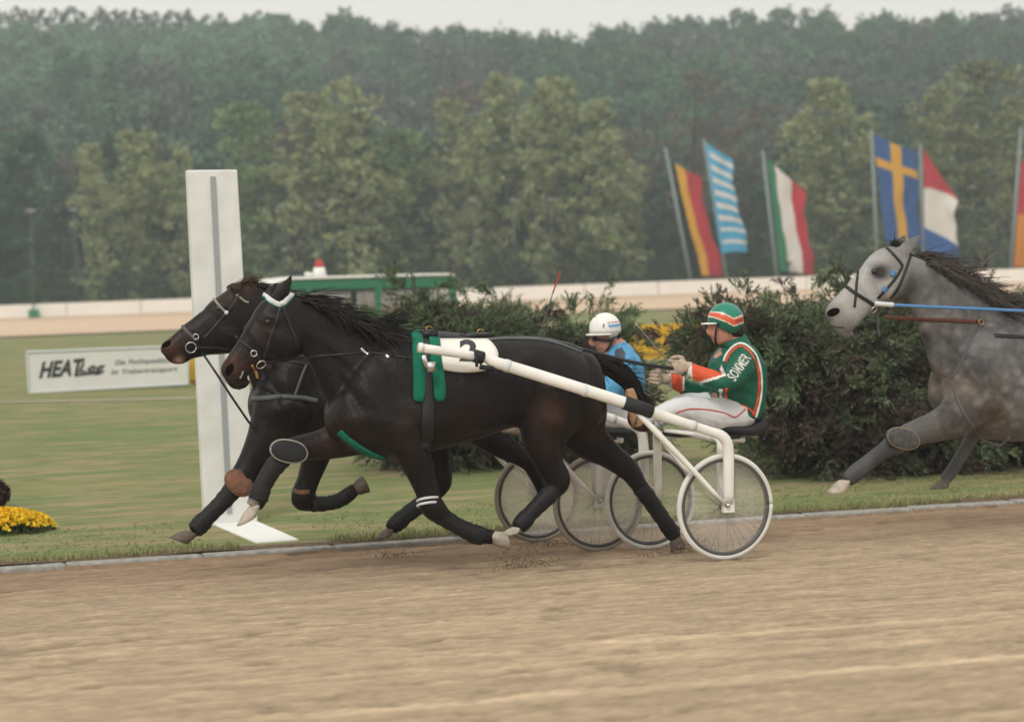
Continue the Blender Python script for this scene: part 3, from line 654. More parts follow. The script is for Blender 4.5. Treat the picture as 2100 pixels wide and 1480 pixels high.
legsA += [([(1128, 900, 14, .6), (1146, 945, 11, .6), (1160, 982, 9, .7), (1150, 1000, 9, .8)], yA-.14), ([(1225, 885, 14, .6), (1268, 925, 11, .6), (1300, 952, 9, .7), (1314, 978, 9)], yA+.14), ([(868, 1040, 9), (880, 1052, 10), (896, 1062, 8)], yA-.14)]
hoofA = [((1010, 1101), 16, (1038, 1106), 20, (.25, 1), yA-.14, M['palehoof']), ((520, 1040), 20, (508, 1066), 23, (-1, .55), yA+.13, M['palehoof']),
         ((1058, 1082), 14, (1046, 1094), 20, (-1, .12), yA-.14, M['palehoof']), ((1386, 1104), 13, (1392, 1122), 17, (-.9, .5), yA+.14, M['hoof'])]
spA = [(470, 755, 38, BR1, .9), (500, 740, 30, BR2, .8), (548, 665, 30, BR2, .7), (530, 690, 26, BR2, .5), (1090, 840, 40, BR1, .8), (1215, 860, 60, BR2, .8), (1100, 900, 40, BR2, .5), (820, 880, 60, BR2, .4), (690, 900, 60, BR2, .6), (760, 860, 70, (.013, .009, .008), .7), (930, 880, 80, BR2, .25),
       (1016, 1103, 14, (.5, .46, .4), 1.2), (516, 1048, 22, (.5, .46, .4), 1.2), (1055, 1084, 12, (.5, .46, .4), 1)]
horseA, bA = make_horse('nearest dark bay horse with green girth pads and a white number cloth', yA, TA, NA, HA, legsA,
    [([(566, 620, 14), (578, 600, 17), (590, 580, 10), (600, 562, 2.5)], yA-.055), ([(548, 614, 12), (556, 600, 14), (563, 588, 8), (569, 577, 2.5)], yA+.06)], BAY, spA, M['coat'], GA, hoofs=hoofA,
    lips=([(466, 770, 9), (480, 788, 10), (498, 790, 8), (512, 780, 5)],), muscles=MUSC)
# horse B, the far one: same build seen a lane further in
def xB(r, n=2):
    r = list(r)
    for i in range(0, 2*n, 2): r[i] = 514+(r[i]-672)*.93; r[i+1] = 558+(r[i+1]-558)*.925
    return tuple(r)
TB = [xB(t) for t in TA]
NB = [(690, 685, 575, 868, .16), (645, 664, 540, 832, .14), (605, 640, 518, 795, .115), (570, 612, 506, 757, .095), (538, 590, 500, 728, .082), (508, 578, 484, 714, .074)]
HB = [(510, 578, 500, 716, .06), (482, 584, 478, 724, .09), (455, 602, 456, 726, .1), (430, 621, 430, 728, .088), (405, 644, 407, 733, .07), (378, 666, 388, 737, .058), (352, 689, 372, 738, .055), (333, 705, 356, 738, .05), (328, 718, 340, 732, .028)]
legsB = [([(585, 820, 66, .75), (558, 880, 50), (535, 920, 38), (513, 955, 30), (490, 988, 26, .9), (460, 1024, 20), (430, 1055, 19), (406, 1080, 20), (394, 1090, 15)], yB-.13),
         ([(640, 830, 62, .75), (655, 895, 40), (645, 945, 29), (632, 985, 24), (621, 1022, 25, .9), (648, 1032, 17), (690, 1027, 15), (714, 1014, 18), (730, 1000, 14)], yB+.13),
         ([(905, 780, 72, .6), (878, 850, 55, .75), (888, 905, 40), (897, 950, 29), (903, 992, 24, .8), (874, 1024, 18), (838, 1052, 17), (808, 1076, 17), (797, 1086, 13)], yB+.14),
         ([(950, 790, 76, .6), (978, 860, 48, .75), (1012, 900, 32), (1050, 926, 24), (1084, 948, 20), (1102, 982, 15), (1114, 1010, 15), (1108, 1028, 13)], yB-.14)]
legsB += [([(893, 915, 12, .6), (906, 955, 10, .6), (917, 990, 8, .7), (908, 1004, 9)], yB+.14), ([(612, 1000, 9), (606, 1024, 11), (616, 1040, 9)], yB+.13)]
hoofB = [((389, 1094), 17, (368, 1109), 21, (-.94, -.34), yB-.13, M['hoof']), ((730, 1001), 14, (748, 990), 20, (.5, 1), yB+.13, M['hoof']), ((797, 1086), 14, (788, 1100), 19, (-1, .2), yB+.14, M['hoof']), ((1108, 1026), 13, (1100, 1042), 18, (-.8, .6), yB-.14, M['hoof'])]
spB = [(345, 712, 34, BR1, .9), (365, 738, 12, (.3, .2, .14), 1), (380, 690, 26, BR2, .7), (460, 610, 40, BR2, .7), (500, 590, 26, BR1, .7), (545, 900, 40, (.02, .012, .01), .5)]
horseB, bB = make_horse('dark bay horse on the inside with its nose stretched out ahead of the other', yB, TB, NB, HB, legsB,
    [([(478, 598, 13), (486, 590, 14), (492, 583, 7), (496, 577, 2)], yB-.055), ([(470, 598, 12), (478, 590, 12), (484, 583, 7), (488, 579, 2)], yB+.055)], BAY, spB, M['coat'], (4.6, yB, -.1), hoofs=hoofB,
    lips=([(345, 728, 9), (358, 738, 9), (376, 738, 8), (390, 732, 5)],), muscles=[m for m in muscB() if m[0] > 520]+[(470, 690, 24, 22, 0, .012), (440, 655, 40, 7, 40, -.007), (452, 626, 16, 8, 20, .01), (410, 690, 40, 6, 42, .005)])
# horse C, the grey: cropped by the right edge of the picture, complete all the same
def xC(r, n=2):
    r = list(r)
    for i in range(0, 2*n, 2): r[i] = 1917+(r[i]-672)*1.0; r[i+1] = r[i+1]-30
    return tuple(r)
TC = [xC(t) for t in TA[:9]]+[(2050, 648, 2012, 893, .25), (1990, 660, 1968, 872, .235), (1945, 715, 1928, 846, .19), (1930, 760, 1918, 818, .1)]
NC = [(2105, 656, 1995, 846, .165), (2042, 616, 1935, 800, .14), (1988, 583, 1912, 755, .12), (1938, 551, 1898, 708, .102), (1898, 532, 1880, 660, .088), (1866, 519, 1856, 625, .08)]
HC = [(1872, 518, 1876, 612, .06), (1838, 505, 1858, 617, .09), (1812, 508, 1838, 615, .104), (1790, 521, 1814, 622, .095), (1770, 546, 1794, 634, .08), (1750, 570, 1776, 648, .066), (1730, 592, 1760, 664, .058), (1710, 613, 1746, 678, .055), (1696, 630, 1736, 686, .048), (1692, 645, 1718, 676, .03)]
legsC = [([(2010, 800, 66, .75), (1965, 850, 46), (1925, 872, 34), (1888, 884, 28), (1852, 900, 26, .9), (1815, 923, 20), (1783, 946, 18), (1752, 972, 20), (1736, 986, 16)], yC-.14),
         ([(2080, 850, 62, .75), (2045, 872, 32), (2003, 884, 21, .9), (1980, 920, 15), (1960, 952, 15), (1944, 976, 15), (1936, 986, 12)], yC+.14),
         ([(2380, 760, 84, .6), (2372, 820, 58, .75), (2366, 875, 42), (2380, 920, 31), (2400, 957, 26, .8), (2376, 988, 19), (2346, 1018, 18), (2322, 1044, 18), (2310, 1054, 14)], yC+.14),
         ([(2420, 760, 80, .6), (2447, 820, 54, .75), (2470, 865, 40), (2504, 900, 30), (2540, 928, 24), (2560, 952, 21), (2588, 992, 17), (2614, 1030, 16), (2638, 1063, 16), (2646, 1076, 12)], yC-.14)]
hoofC = [((1730, 989), 16, (1715, 1010), 21, (-1, .05), yC-.14, M['palehoof']), ((1938, 984), 13, (1928, 1000), 20, (-1, .12), yC+.14, M['hoof']), ((2312, 1052), 14, (2300, 1066), 20, (-1, .12), yC+.14, M['hoof']), ((2644, 1074), 13, (2650, 1092), 17, (-.9, .5), yC-.14, M['hoof'])]
WH = (.37, .36, .35); spC = [(1790, 570, 90, WH, 1.2), (1792, 558, 24, (.035, .033, .033), 1.2), (1815, 548, 26, (.16, .16, .16), .7), (1735, 620, 60, (.36, .35, .34), 1.1), (1705, 640, 22, (.2, .19, .18), .8), (1850, 590, 40, (.2, .2, .2), .7), (1870, 520, 40, (.26, .26, .26), .8), (1854, 590, 38, (.06, .058, .06), 1.1), (1840, 620, 30, (.07, .068, .068), .9), (1900, 640, 40, (.26, .25, .24), .8), (1960, 640, 90, (.15, .145, .145), .6), (1930, 790, 50, (.13, .1, .075), .8), (2000, 830, 80, (.12, .09, .068), .7), (2090, 800, 110, (.2, .195, .19), .8), (1900, 880, 50, (.1, .08, .065), .6),  # darkest cheek and throat spots paint in the shade under the jaw
      (1783, 944, 64, (.045, .045, .048), 1.1), (1850, 905, 50, (.09, .088, .085), .8), (1735, 985, 40, (.045, .045, .05), .9), (1960, 950, 60, (.07, .07, .075), .9)]
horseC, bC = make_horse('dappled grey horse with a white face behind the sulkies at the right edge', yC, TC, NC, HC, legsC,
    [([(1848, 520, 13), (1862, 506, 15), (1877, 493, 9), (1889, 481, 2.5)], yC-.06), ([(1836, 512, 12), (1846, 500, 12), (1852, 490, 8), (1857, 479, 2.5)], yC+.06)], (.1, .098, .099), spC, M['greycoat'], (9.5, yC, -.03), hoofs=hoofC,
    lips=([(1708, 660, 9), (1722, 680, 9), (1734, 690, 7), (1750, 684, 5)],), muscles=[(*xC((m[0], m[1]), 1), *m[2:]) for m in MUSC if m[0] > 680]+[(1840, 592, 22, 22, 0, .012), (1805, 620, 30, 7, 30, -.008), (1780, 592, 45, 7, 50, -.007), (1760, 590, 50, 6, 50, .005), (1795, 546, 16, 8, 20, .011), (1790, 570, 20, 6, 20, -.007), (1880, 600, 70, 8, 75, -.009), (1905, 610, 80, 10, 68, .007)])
# dapples of the grey, added to its pigment
me = horseC.data; V = np.array([v.co[:] for v in me.vertices])+np.array(horseC.location); cc = np.empty(len(V)*4, np.float32); me.color_attributes['col'].data.foreach_get('color', cc); cc = cc.reshape(-1, 4)
from mathutils import noise as _n
dap = np.array([_n.voronoi(Vector((v[0]*13, v[1]*13, v[2]*13))+.55*_n.noise_vector(Vector(v)*9))[0][0]+.22*_n.noise(Vector(v)*14) for v in V]); mot = np.array([_n.noise(Vector(v)*5)+.5*_n.noise(Vector(v)*22) for v in V]); head_x = onY(1880, 600, yC).x
f = np.where(V[:, 0] > head_x, 1.0, 0)*np.clip((V[:, 2]-.55)/.2, 0, 1); cc[:, :3] *= (1+f*(.62*(1-np.clip(dap/.6, 0, 1))-.2+.5*mot))[:, None]
me.color_attributes['col'].data.foreach_set('color', cc.ravel())

# --- manes, forelocks and tails
def hair(par, m, name, rootspx, Y, n, L, w, drift, spread, seg=6, jit=.015):
    R = [[*onY(x, y, Y+dy)] for x, y, dy in rootspx]; return mk(name, *strands(R, n, L, w, drift, spread, seg, jit), m, par)
hair(horseA, M['hair'], 'mane', [(620, 606, 0), (665, 630, 0), (710, 655, 0), (755, 672, 0), (800, 684, 0)], yA, 380, .25, .0045, lambda t: Vector((1.0, -.15, .05-.55*t)), .16)
hair(horseA, M['hair'], 'mane', [(620, 612, -.05), (680, 645, -.07), (740, 672, -.09), (790, 690, -.1)], yA, 200, .26, .006, lambda t: Vector((.7, -.2, .1-1.0*t)), .2)
hair(horseA, M['hair'], 'mane_tuft', [(760, 672, 0), (785, 678, 0)], yA, 70, .24, .005, lambda t: Vector((.9, 0, .55-.3*t)), .14)
hair(horseB, M['hair'], 'mane', [(515, 583, 0), (560, 606, 0), (600, 634, 0), (640, 662, 0)], yB, 160, .26, .006, lambda t: Vector((1.0, 0, .02-.5*t)), .16)
hair(horseB, mat('forelock_hair', (.06, .025, .014), .6), 'forelock', [(488, 584, 0), (500, 582, 0), (510, 584, 0)], yB, 60, .12, .004, lambda t: Vector((.8, -.1, .5-.6*t)), .3)
hair(horseC, M['greyhair'], 'mane', [(1880, 522, 0), (1925, 545, 0), (1985, 580, 0), (2040, 614, 0), (2095, 650, 0)], yC, 480, .25, .0045, lambda t: Vector((1, -.15, .2-.6*t)), .2)
hair(horseC, M['greyhair'], 'mane', [(1900, 536, -.05), (1950, 566, -.07), (2010, 600, -.09), (2070, 640, -.1)], yC, 260, .2, .0045, lambda t: Vector((.75, -.2, .05-.8*t)), .2)
hair(horseC, M['hair'], 'forelock', [(1830, 505, 0), (1845, 503, 0)], yC, 50, .09, .004, lambda t: Vector((.5, 0, .8-1.4*t)), .35)
def tail(par, pts, Y, n, m, wd=.075):
    C = crom([[*onY(x, y, Y+dy)] for x, y, dy in pts], 5); C = [Vector(c) for c in C]; parts = []
    for i in range(n):
        q_, w_ = random.uniform(0, 6.28), math.sqrt(random.random())*.62; a, b2 = w_*math.cos(q_), w_*math.sin(q_); t0 = random.uniform(0, .25); t1 = random.uniform(.75, 1); P = []
        for k in range(9):
            t = t0+(t1-t0)*k/8; f = t*(len(C)-1); j = min(int(f), len(C)-2); p = C[j].lerp(C[j+1], f-j); tn = (C[j+1]-C[j]); u_, v_ = frame(tn); sp = wd*(.35+.9*math.sin(math.pi*min(t*.8+.1, 1)))
            P.append(p+u_*(a*sp)+v_*(b2*sp)+Vector((0, 0, .012*math.sin(9*t+i))))
        parts.append(tube(P, [.0055*(1-.75*k/8) for k in range(9)], 3))
    for i in range(n//7):
        t0 = random.uniform(.2, .8); f = t0*(len(C)-1); j = min(int(f), len(C)-2); p = C[j].lerp(C[j+1], f-j); tn = (C[j+1]-C[j]).normalized(); L = random.uniform(.1, .26); sp = Vector((random.gauss(0, .3), random.gauss(0, .3), random.gauss(0, .3))); P = [p+sp*.06, p+sp*.12+tn*L*.5, p+sp*.2+tn*L]; parts.append(tube(P, [.004, .003, .001], 3))
    V, Fc = join(parts); core = tube(C[:int(len(C)*.8)], [wd*.3*math.sin(math.pi*(.2+.7*k/len(C))) for k in range(int(len(C)*.8))], 8); return mk('tail', *join([(V, Fc), core]), m, par)
tail(horseA, [(1194, 722, 0), (1226, 740, 0), (1260, 757, 0), (1286, 776, 0), (1306, 808, 0), (1326, 844, 0)], yA, 460, M['hair'], .075)
tail(horseB, [(1012, 706, 0), (1035, 714, 0), (1068, 735, 0), (1100, 775, 0), (1120, 815, 0)], yB, 160, M['hair'], .06)
tail(horseC, [(2456, 694, 0), (2490, 700, 0), (2530, 730, 0), (2560, 770, 0), (2585, 820, 0)], yC, 120, M['greyhair'], .06)

# --- leg wraps with crisp ends
def wrap(par, Y, pts, flat=.85):
    Q = crom(pts, 5); R = []; C = [onY(q[0], q[1], Y) for q in Q]
    for i, q in enumerate(Q):
        rad = q[2]*.92*dep(C[i])/FPX*(1+.035*math.sin(i*2.1)+.02*math.sin(i*5)); a, b = frame(C[min(i+1, len(C)-1)]-C[max(i-1, 0)]); R.append([C[i]+a*(math.cos(2*math.pi*j/18)*rad*flat)+b*(math.sin(2*math.pi*j/18)*rad) for j in range(18)])
    w = mk('leg_wrap', *rings(R), M['boot'], par)
    return w
wrap(horseA, yA-.14, [(902, 1056, 21), (930, 1073, 19), (958, 1088, 20), (978, 1096, 22.5), (991, 1099, 19.5)]); wrap(horseA, yA+.13, [(580, 938, 23), (560, 960, 22), (542, 990, 20.5), (533, 1010, 23), (529, 1026, 21.5)])
wrap(horseA, yA-.14, [(1140, 1000, 21), (1118, 1022, 21), (1092, 1048, 18.5), (1072, 1070, 21), (1062, 1081, 17)]); wrap(horseA, yA+.14, [(1312, 998, 19.5), (1332, 1024, 19), (1356, 1059, 18), (1376, 1088, 18.5), (1384, 1100, 15.5)])
wrap(horseB, yB-.13, [(474, 1008, 22), (455, 1030, 20), (430, 1055, 19), (410, 1076, 22), (398, 1088, 18)]); wrap(horseB, yB+.14, [(890, 1010, 20), (868, 1030, 19.5), (838, 1052, 19), (814, 1072, 20), (802, 1082, 16)]); wrap(horseB, yB+.13, [(640, 1033, 18.5), (668, 1032, 17), (694, 1026, 17), (712, 1016, 17)])
# --- faces and tack
def lip_line(par, b, Y, pts, m): return mk('mouth', *strap(b, pts, Y, .008, 6, .0015, .001), m, par)
eye(549, 660, bA, yA, horseA); nostril(471, 757, 13, 8, 62, bA, yA, horseA)
eye(447, 632, bB, yB, horseB); nostril(341, 705, 11, 7, 40, bB, yB, horseB)
eye(1793, 557, bC, yC, horseC, .023); nostril(1709, 640, 14, 8, 20, bC, yC, horseC)
def tack(par, b, Y, name, pts, w, m, thick=.004, lift=.003): return mk(name, *strap(b, pts, Y, w, 6, thick, lift), m, par)
lip_line(horseA, bA, yA, [(460, 772), (474, 775), (488, 772), (500, 764)], M['black']); lip_line(horseB, bB, yB, [(334, 722), (346, 726), (360, 726), (374, 722)], M['black']); lip_line(horseC, bC, yC, [(1702, 667), (1716, 671), (1730, 671)], M['black'])
mk('mouth_streak', *strap(bA, [(492, 776), (496, 768), (498, 761)], yA, .012, 5, .004, .001), M['padrim'], horseA)  # pale streak laid at the corner of the mouth
# near horse: bridle with a white and green browband, girth pads, breast strap, number cloth
bd = tack(horseA, bA, Y=yA, name='browband', pts=[(541, 604), (556, 616), (572, 624), (580, 622), (590, 612), (599, 603)], w=.032, m=M['palestrap'], thick=.006); mk('trim', *strap(bA, [(539, 608), (554, 621), (572, 630), (582, 628), (593, 617), (602, 607)], yA, .014, 6), M['girth'], bd)
p, n = snap(bA, 577, 622, yA); mk('rosette', *ell(p+n*.008, (.016, .016, .016)), M['palestrap'], horseA)
tack(horseA, bA, yA, 'cheek_strap', [(576, 626), (566, 660), (552, 700), (540, 735)], .018, M['black'])
tack(horseA, bA, yA, 'noseband', [(484, 690), (496, 702), (510, 712), (524, 726), (536, 742)], .02, M['black'])
tack(horseA, bA, yA, 'throat_strap', [(580, 628), (592, 660), (604, 690), (612, 714)], .016, M['black'])
ring_bit(534, 745, .03, bA, yA, horseA); ring_bit(520, 724, .018, bA, yA, horseA)
tack(horseA, bA, yA, 'chin_strap', [(516, 748), (524, 762), (528, 776)], .016, M['brass'])
for nm, q in (('girth_pad', [(850, 677), (856, 700), (858, 740), (860, 780), (858, 824)]), ('girth_pad', [(882, 684), (890, 700), (894, 740), (900, 780), (902, 822)])):
    n_ = 6*(len(q)-1)+1; tack(horseA, bA, yA, nm, q, [.078*min(1, .62+.5*math.sqrt(max(0, min(i, n_-1-i))/3)) for i in range(n_)], M['girth'], .022, .004)
tack(horseA, bA, yA, 'girth', [(868, 684), (874, 710), (876, 760), (878, 820), (876, 880), (872, 922)], .085, M['black'], .012, .003)
mk('saddle_tree', *join([box(onY(872, 684, yA), (.1, .2, .045)), tube([onY(872, 680, yA-.03), onY(870, 668, yA-.03)], .008, 8)]), M['black'], horseA); mk('terret_ring', *tube([onY(880+7*math.cos(q), 676+7*math.sin(q), yA-.07) for q in np.linspace(0, 6.283, 13)], .004, 6), M['brass'], horseA)
mk('shaft_loop', *join([tube([onY(868, 728, yA-.39), onY(872, 745, yA-.38), onY(880, 758, yA-.37)], .017, 8), box(onY(884, 752, yA-.385), (.05, .03, .06))]), M['chrome'], horseA)
tack(horseA, bA, yA, 'breast_strap', [(697, 884), (716, 902), (740, 918), (762, 930), (786, 938)], .05, M['girth'], .014)
cl = mk('number_cloth', *sheet(bA, (894, 698), (1000, 698), (988, 754), (905, 758), yA, bow=lambda u, v: (u*v*(1-v)*70 + u*18*v, (math.sin(u*math.pi)*6+4*u)*v), lift=.014), M['cloth'], horseA)
tv, tf = textmesh('2', 1, 0, .03); tv[:, :2] -= (tv[:, :2].max(0)+tv[:, :2].min(0))/2
mk('number', [snap(bA, 960+v[0]*78, 722-v[1]*56, yA)[0]+snap(bA, 960+v[0]*78, 722-v[1]*56, yA)[1]*.017 for v in tv], tf, M['ink'], cl, base=Vector(GA), smooth=False)
tack(horseA, bA, yA, 'back_strap', [(1000, 695), (1050, 692), (1100, 695), (1150, 706), (1190, 722)], .025, M['strap'])
tack(horseA, bA, yA, 'rein', [(536, 742), (590, 738), (650, 730), (710, 726), (745, 722), (800, 728), (855, 738)], .014, M['black'])
for q in ([(740, 714), (748, 722), (756, 727)], [(792, 728), (797, 734)]): tack(horseA, bA, yA, 'buckle', q, .02, M['chrome'], .008)
mk('check_rein', *pxtube([(604, 604, yA-.03), (660, 622, yA-.02), (740, 655, yA), (800, 672, yA), (870, 680, yA)], .006), M['black'], horseA)
kb_ = oval_pad(592, 925, 39, 22, 14, yA+.07, horseA, M['rubber'], M['padrim'])
for yy in (1024, 1034):
    R = [onY(876+12*1.9*math.cos(q)+3, yy+4*math.sin(q)-3*math.cos(q), yA-.14+.075*math.sin(q)) for q in np.linspace(0, 6.283, 17)]
    mk('knee_strap', *tube(R, .009, 6), M['palestrap'], horseA)
# far horse: bridle, brown knee boots, breast collar, martingale
tack(horseB, bB, yB, 'browband', [(437, 611), (446, 622), (456, 633), (466, 642)], .015, M['padrim'])
tack(horseB, bB, yB, 'cheek_strap', [(492, 600), (478, 625), (462, 645), (440, 670), (418, 695)], .018, M['black'])
tack(horseB, bB, yB, 'noseband', [(374, 668), (382, 678), (392, 688), (402, 697)], .022, M['strap'])
tack(horseB, bB, yB, 'noseband', [(366, 680), (372, 696), (380, 712), (392, 726)], .02, M['black'])
tack(horseB, bB, yB, 'crown_strap', [(484, 604), (492, 610), (502, 618), (510, 620)], .014, M['padrim'])
ring_bit(391, 712, .035, bB, yB, horseB); ring_bit(402, 690, .018, bB, yB, horseB); p, n = snap(bB, 464, 641, yB); mk('rosette', *ell(p+n*.008, (.014, .014, .014)), M['palestrap'], horseB)
mk('martingale', *pxtube([(414, 722, yB-.06), (440, 760, yB-.16), (478, 818, yB-.2), (518, 876, yB-.2), (532, 892, yB-.19)], .008), M['black'], horseB)
tack(horseB, bB, yB, 'breast_collar', [(518, 818), (545, 816), (580, 814), (620, 816), (652, 822)], .035, M['strap'], .012)
tack(horseB, bB, yB, 'yoke_strap', [(604, 812), (612, 790), (620, 768), (628, 748)], .018, M['strap'])
tack(horseB, bB, yB, 'rein', [(400, 712), (470, 716), (540, 732), (600, 742), (640, 748)], .016, M['black'])
oval_pad(489, 990, 31, 21, 42, yB-.19, horseB, M['tanboot'], M['tanboot'])
tack(horseB, bB, yB, 'knee_strap', [(604, 1005), (612, 1008), (622, 1009), (634, 1008)], .03, M['tanboot'])
mk('saddle_pad', *join([box(onY(968, 688, yB), (.26, .2, .03)), tube([onY(955, 684, yB-.05), onY(946, 674, yB-.05)], .006, 6)]), M['black'], horseB); mk('terret_ring', *tube([onY(985+6*math.cos(q), 682+7*math.sin(q), yB-.07) for q in np.linspace(0, 6.283, 13)], .005, 6), M['brass'], horseB)
# grey horse: black bridle with blue pads, blue line, brown side strap, knee boot
for nm, q, w, mm in (('browband', [(1818, 508), (1830, 520), (1842, 533), (1851, 545)], .022, 'black'), ('cheek_strap', [(1851, 545), (1838, 568), (1820, 590), (1800, 612)], .02, 'black'), ('noseband', [(1733, 586), (1748, 597), (1766, 609), (1784, 620), (1794, 628)], .026, 'black'),
    ('face_strap', [(1760, 556), (1757, 580), (1755, 604), (1752, 630)], .018, 'black'), ('throat_strap', [(1868, 522), (1856, 556), (1842, 590), (1826, 612)], .02, 'black'), ('crown_strap', [(1866, 520), (1900, 536), (1950, 560), (1990, 580)], .016, 'black'),
    ('chin_strap', [(1796, 625), (1800, 660), (1803, 690)], .014, 'strap')): tack(horseC, bC, yC, nm, q, w, M[mm])
for q in ([(1833, 556), (1829, 566)], [(1816, 588), (1812, 598)]): tack(horseC, bC, yC, 'cheek_pad', q, .035, M['bluestrap'], .01)
ring_bit(1790, 633, .025, bC, yC, horseC)
tack(horseC, bC, yC, 'side_strap', [(1815, 650), (1880, 654), (1950, 657), (2005, 660)], .028, M['brownstrap']); ring_bit(2010, 661, .02, bC, yC, horseC, M['brass'])
mk('head_pole', *pxtube([(1796, 622, yC-.13), (1830, 625, yC-.16), (1900, 629, yC-.2), (2000, 633, yC-.25), (2160, 641, yC-.33), (2260, 650, yC-.36)], .011), M['bluestrap'], horseC)
mk('pole_sleeve', *pxtube([(1794, 622, yC-.13), (1815, 624, yC-.15), (1832, 625, yC-.16)], .016), M['palestrap'], horseC)
tack(horseC, bC, yC, 'martingale', [(1950, 778), (1962, 812), (1978, 850), (2006, 892)], .022, M['strap']); tack(horseC, bC, yC, 'martingale', [(1950, 778), (1972, 740), (1994, 690), (2008, 662)], .02, M['strap'])
mk('girth_strap', *pxtube([(2006, 892, yC-.1), (2022, 905, yC-.1), (2050, 912, yC-.1), (2072, 896, yC-.16)], .008), M['strap'], horseC)
tack(horseC, bC, yC, 'harness_strap', [(2040, 688), (2080, 690), (2140, 693)], .03, M['black'])
oval_pad(1852, 899, 38, 20, 16, yC-.225, horseC, M['greypad'], M['tanrim'])
# ================================================================== SULKIES
def copy_tree(o, parent=None):
    c = o.copy(); COL.objects.link(c)
    if parent: c.parent = parent
    for ch in list(o.children): copy_tree(ch, c)
    return c
AX, Y1, Y2, RW = 6.27, 12.45, 13.61, .335
def make_wheel(par, x, Y, z):
    c = Vector((x, Y, z)); w = mk('wheel', *tube([c+Vector((0, -.05, 0)), c+Vector((0, -.03, 0)), c+Vector((0, .03, 0)), c+Vector((0, .05, 0))], [.014, .028, .028, .014], 14, ref=Vector((1, 0, 0))), M['spoke'], par)
    def ann(prof):
        R = [[c+Vector((math.cos(a)*r, y, math.sin(a)*r)) for r, y in prof] for a in np.linspace(0, 2*math.pi, 73)]; return rings(R)
    q = [2*math.pi*i/10 for i in range(10)]
    mk('tyre', *ann([(RW-.017+.018*math.cos(t), .0165*math.sin(t)) for t in q]), M['tyre'], w)
    mk('rim', *ann([(RW-.03, -.014), (RW-.034, -.016), (RW-.05, -.012), (RW-.052, 0), (RW-.05, .012), (RW-.034, .016), (RW-.03, .014)]), M['rim'], w)
    sp = []
    for k in range(32):
        a = 2*math.pi*k/32; b_ = a+(.5 if k % 4 < 2 else -.5); s = .026 if k % 2 else -.026
        sp.append(tube([c+Vector((math.cos(b_)*.026, s, math.sin(b_)*.026)), c+Vector((math.cos(a)*(RW-.055), s*.15, math.sin(a)*(RW-.055)))], .0013, 5))
    mk('spokes', *join(sp), M['spoke'], w)
    for s in (-1, 1):
        R = [[c+Vector((math.cos(a)*r, s*y, math.sin(a)*r)) for r, y in ((.035, .03), (RW-.046, .0135), (RW-.046, .012), (.035, .0285))] for a in np.linspace(0, 2*math.pi, 49)]
        mk('wheel_cover', *rings(R), M['cover'], w)
    return w
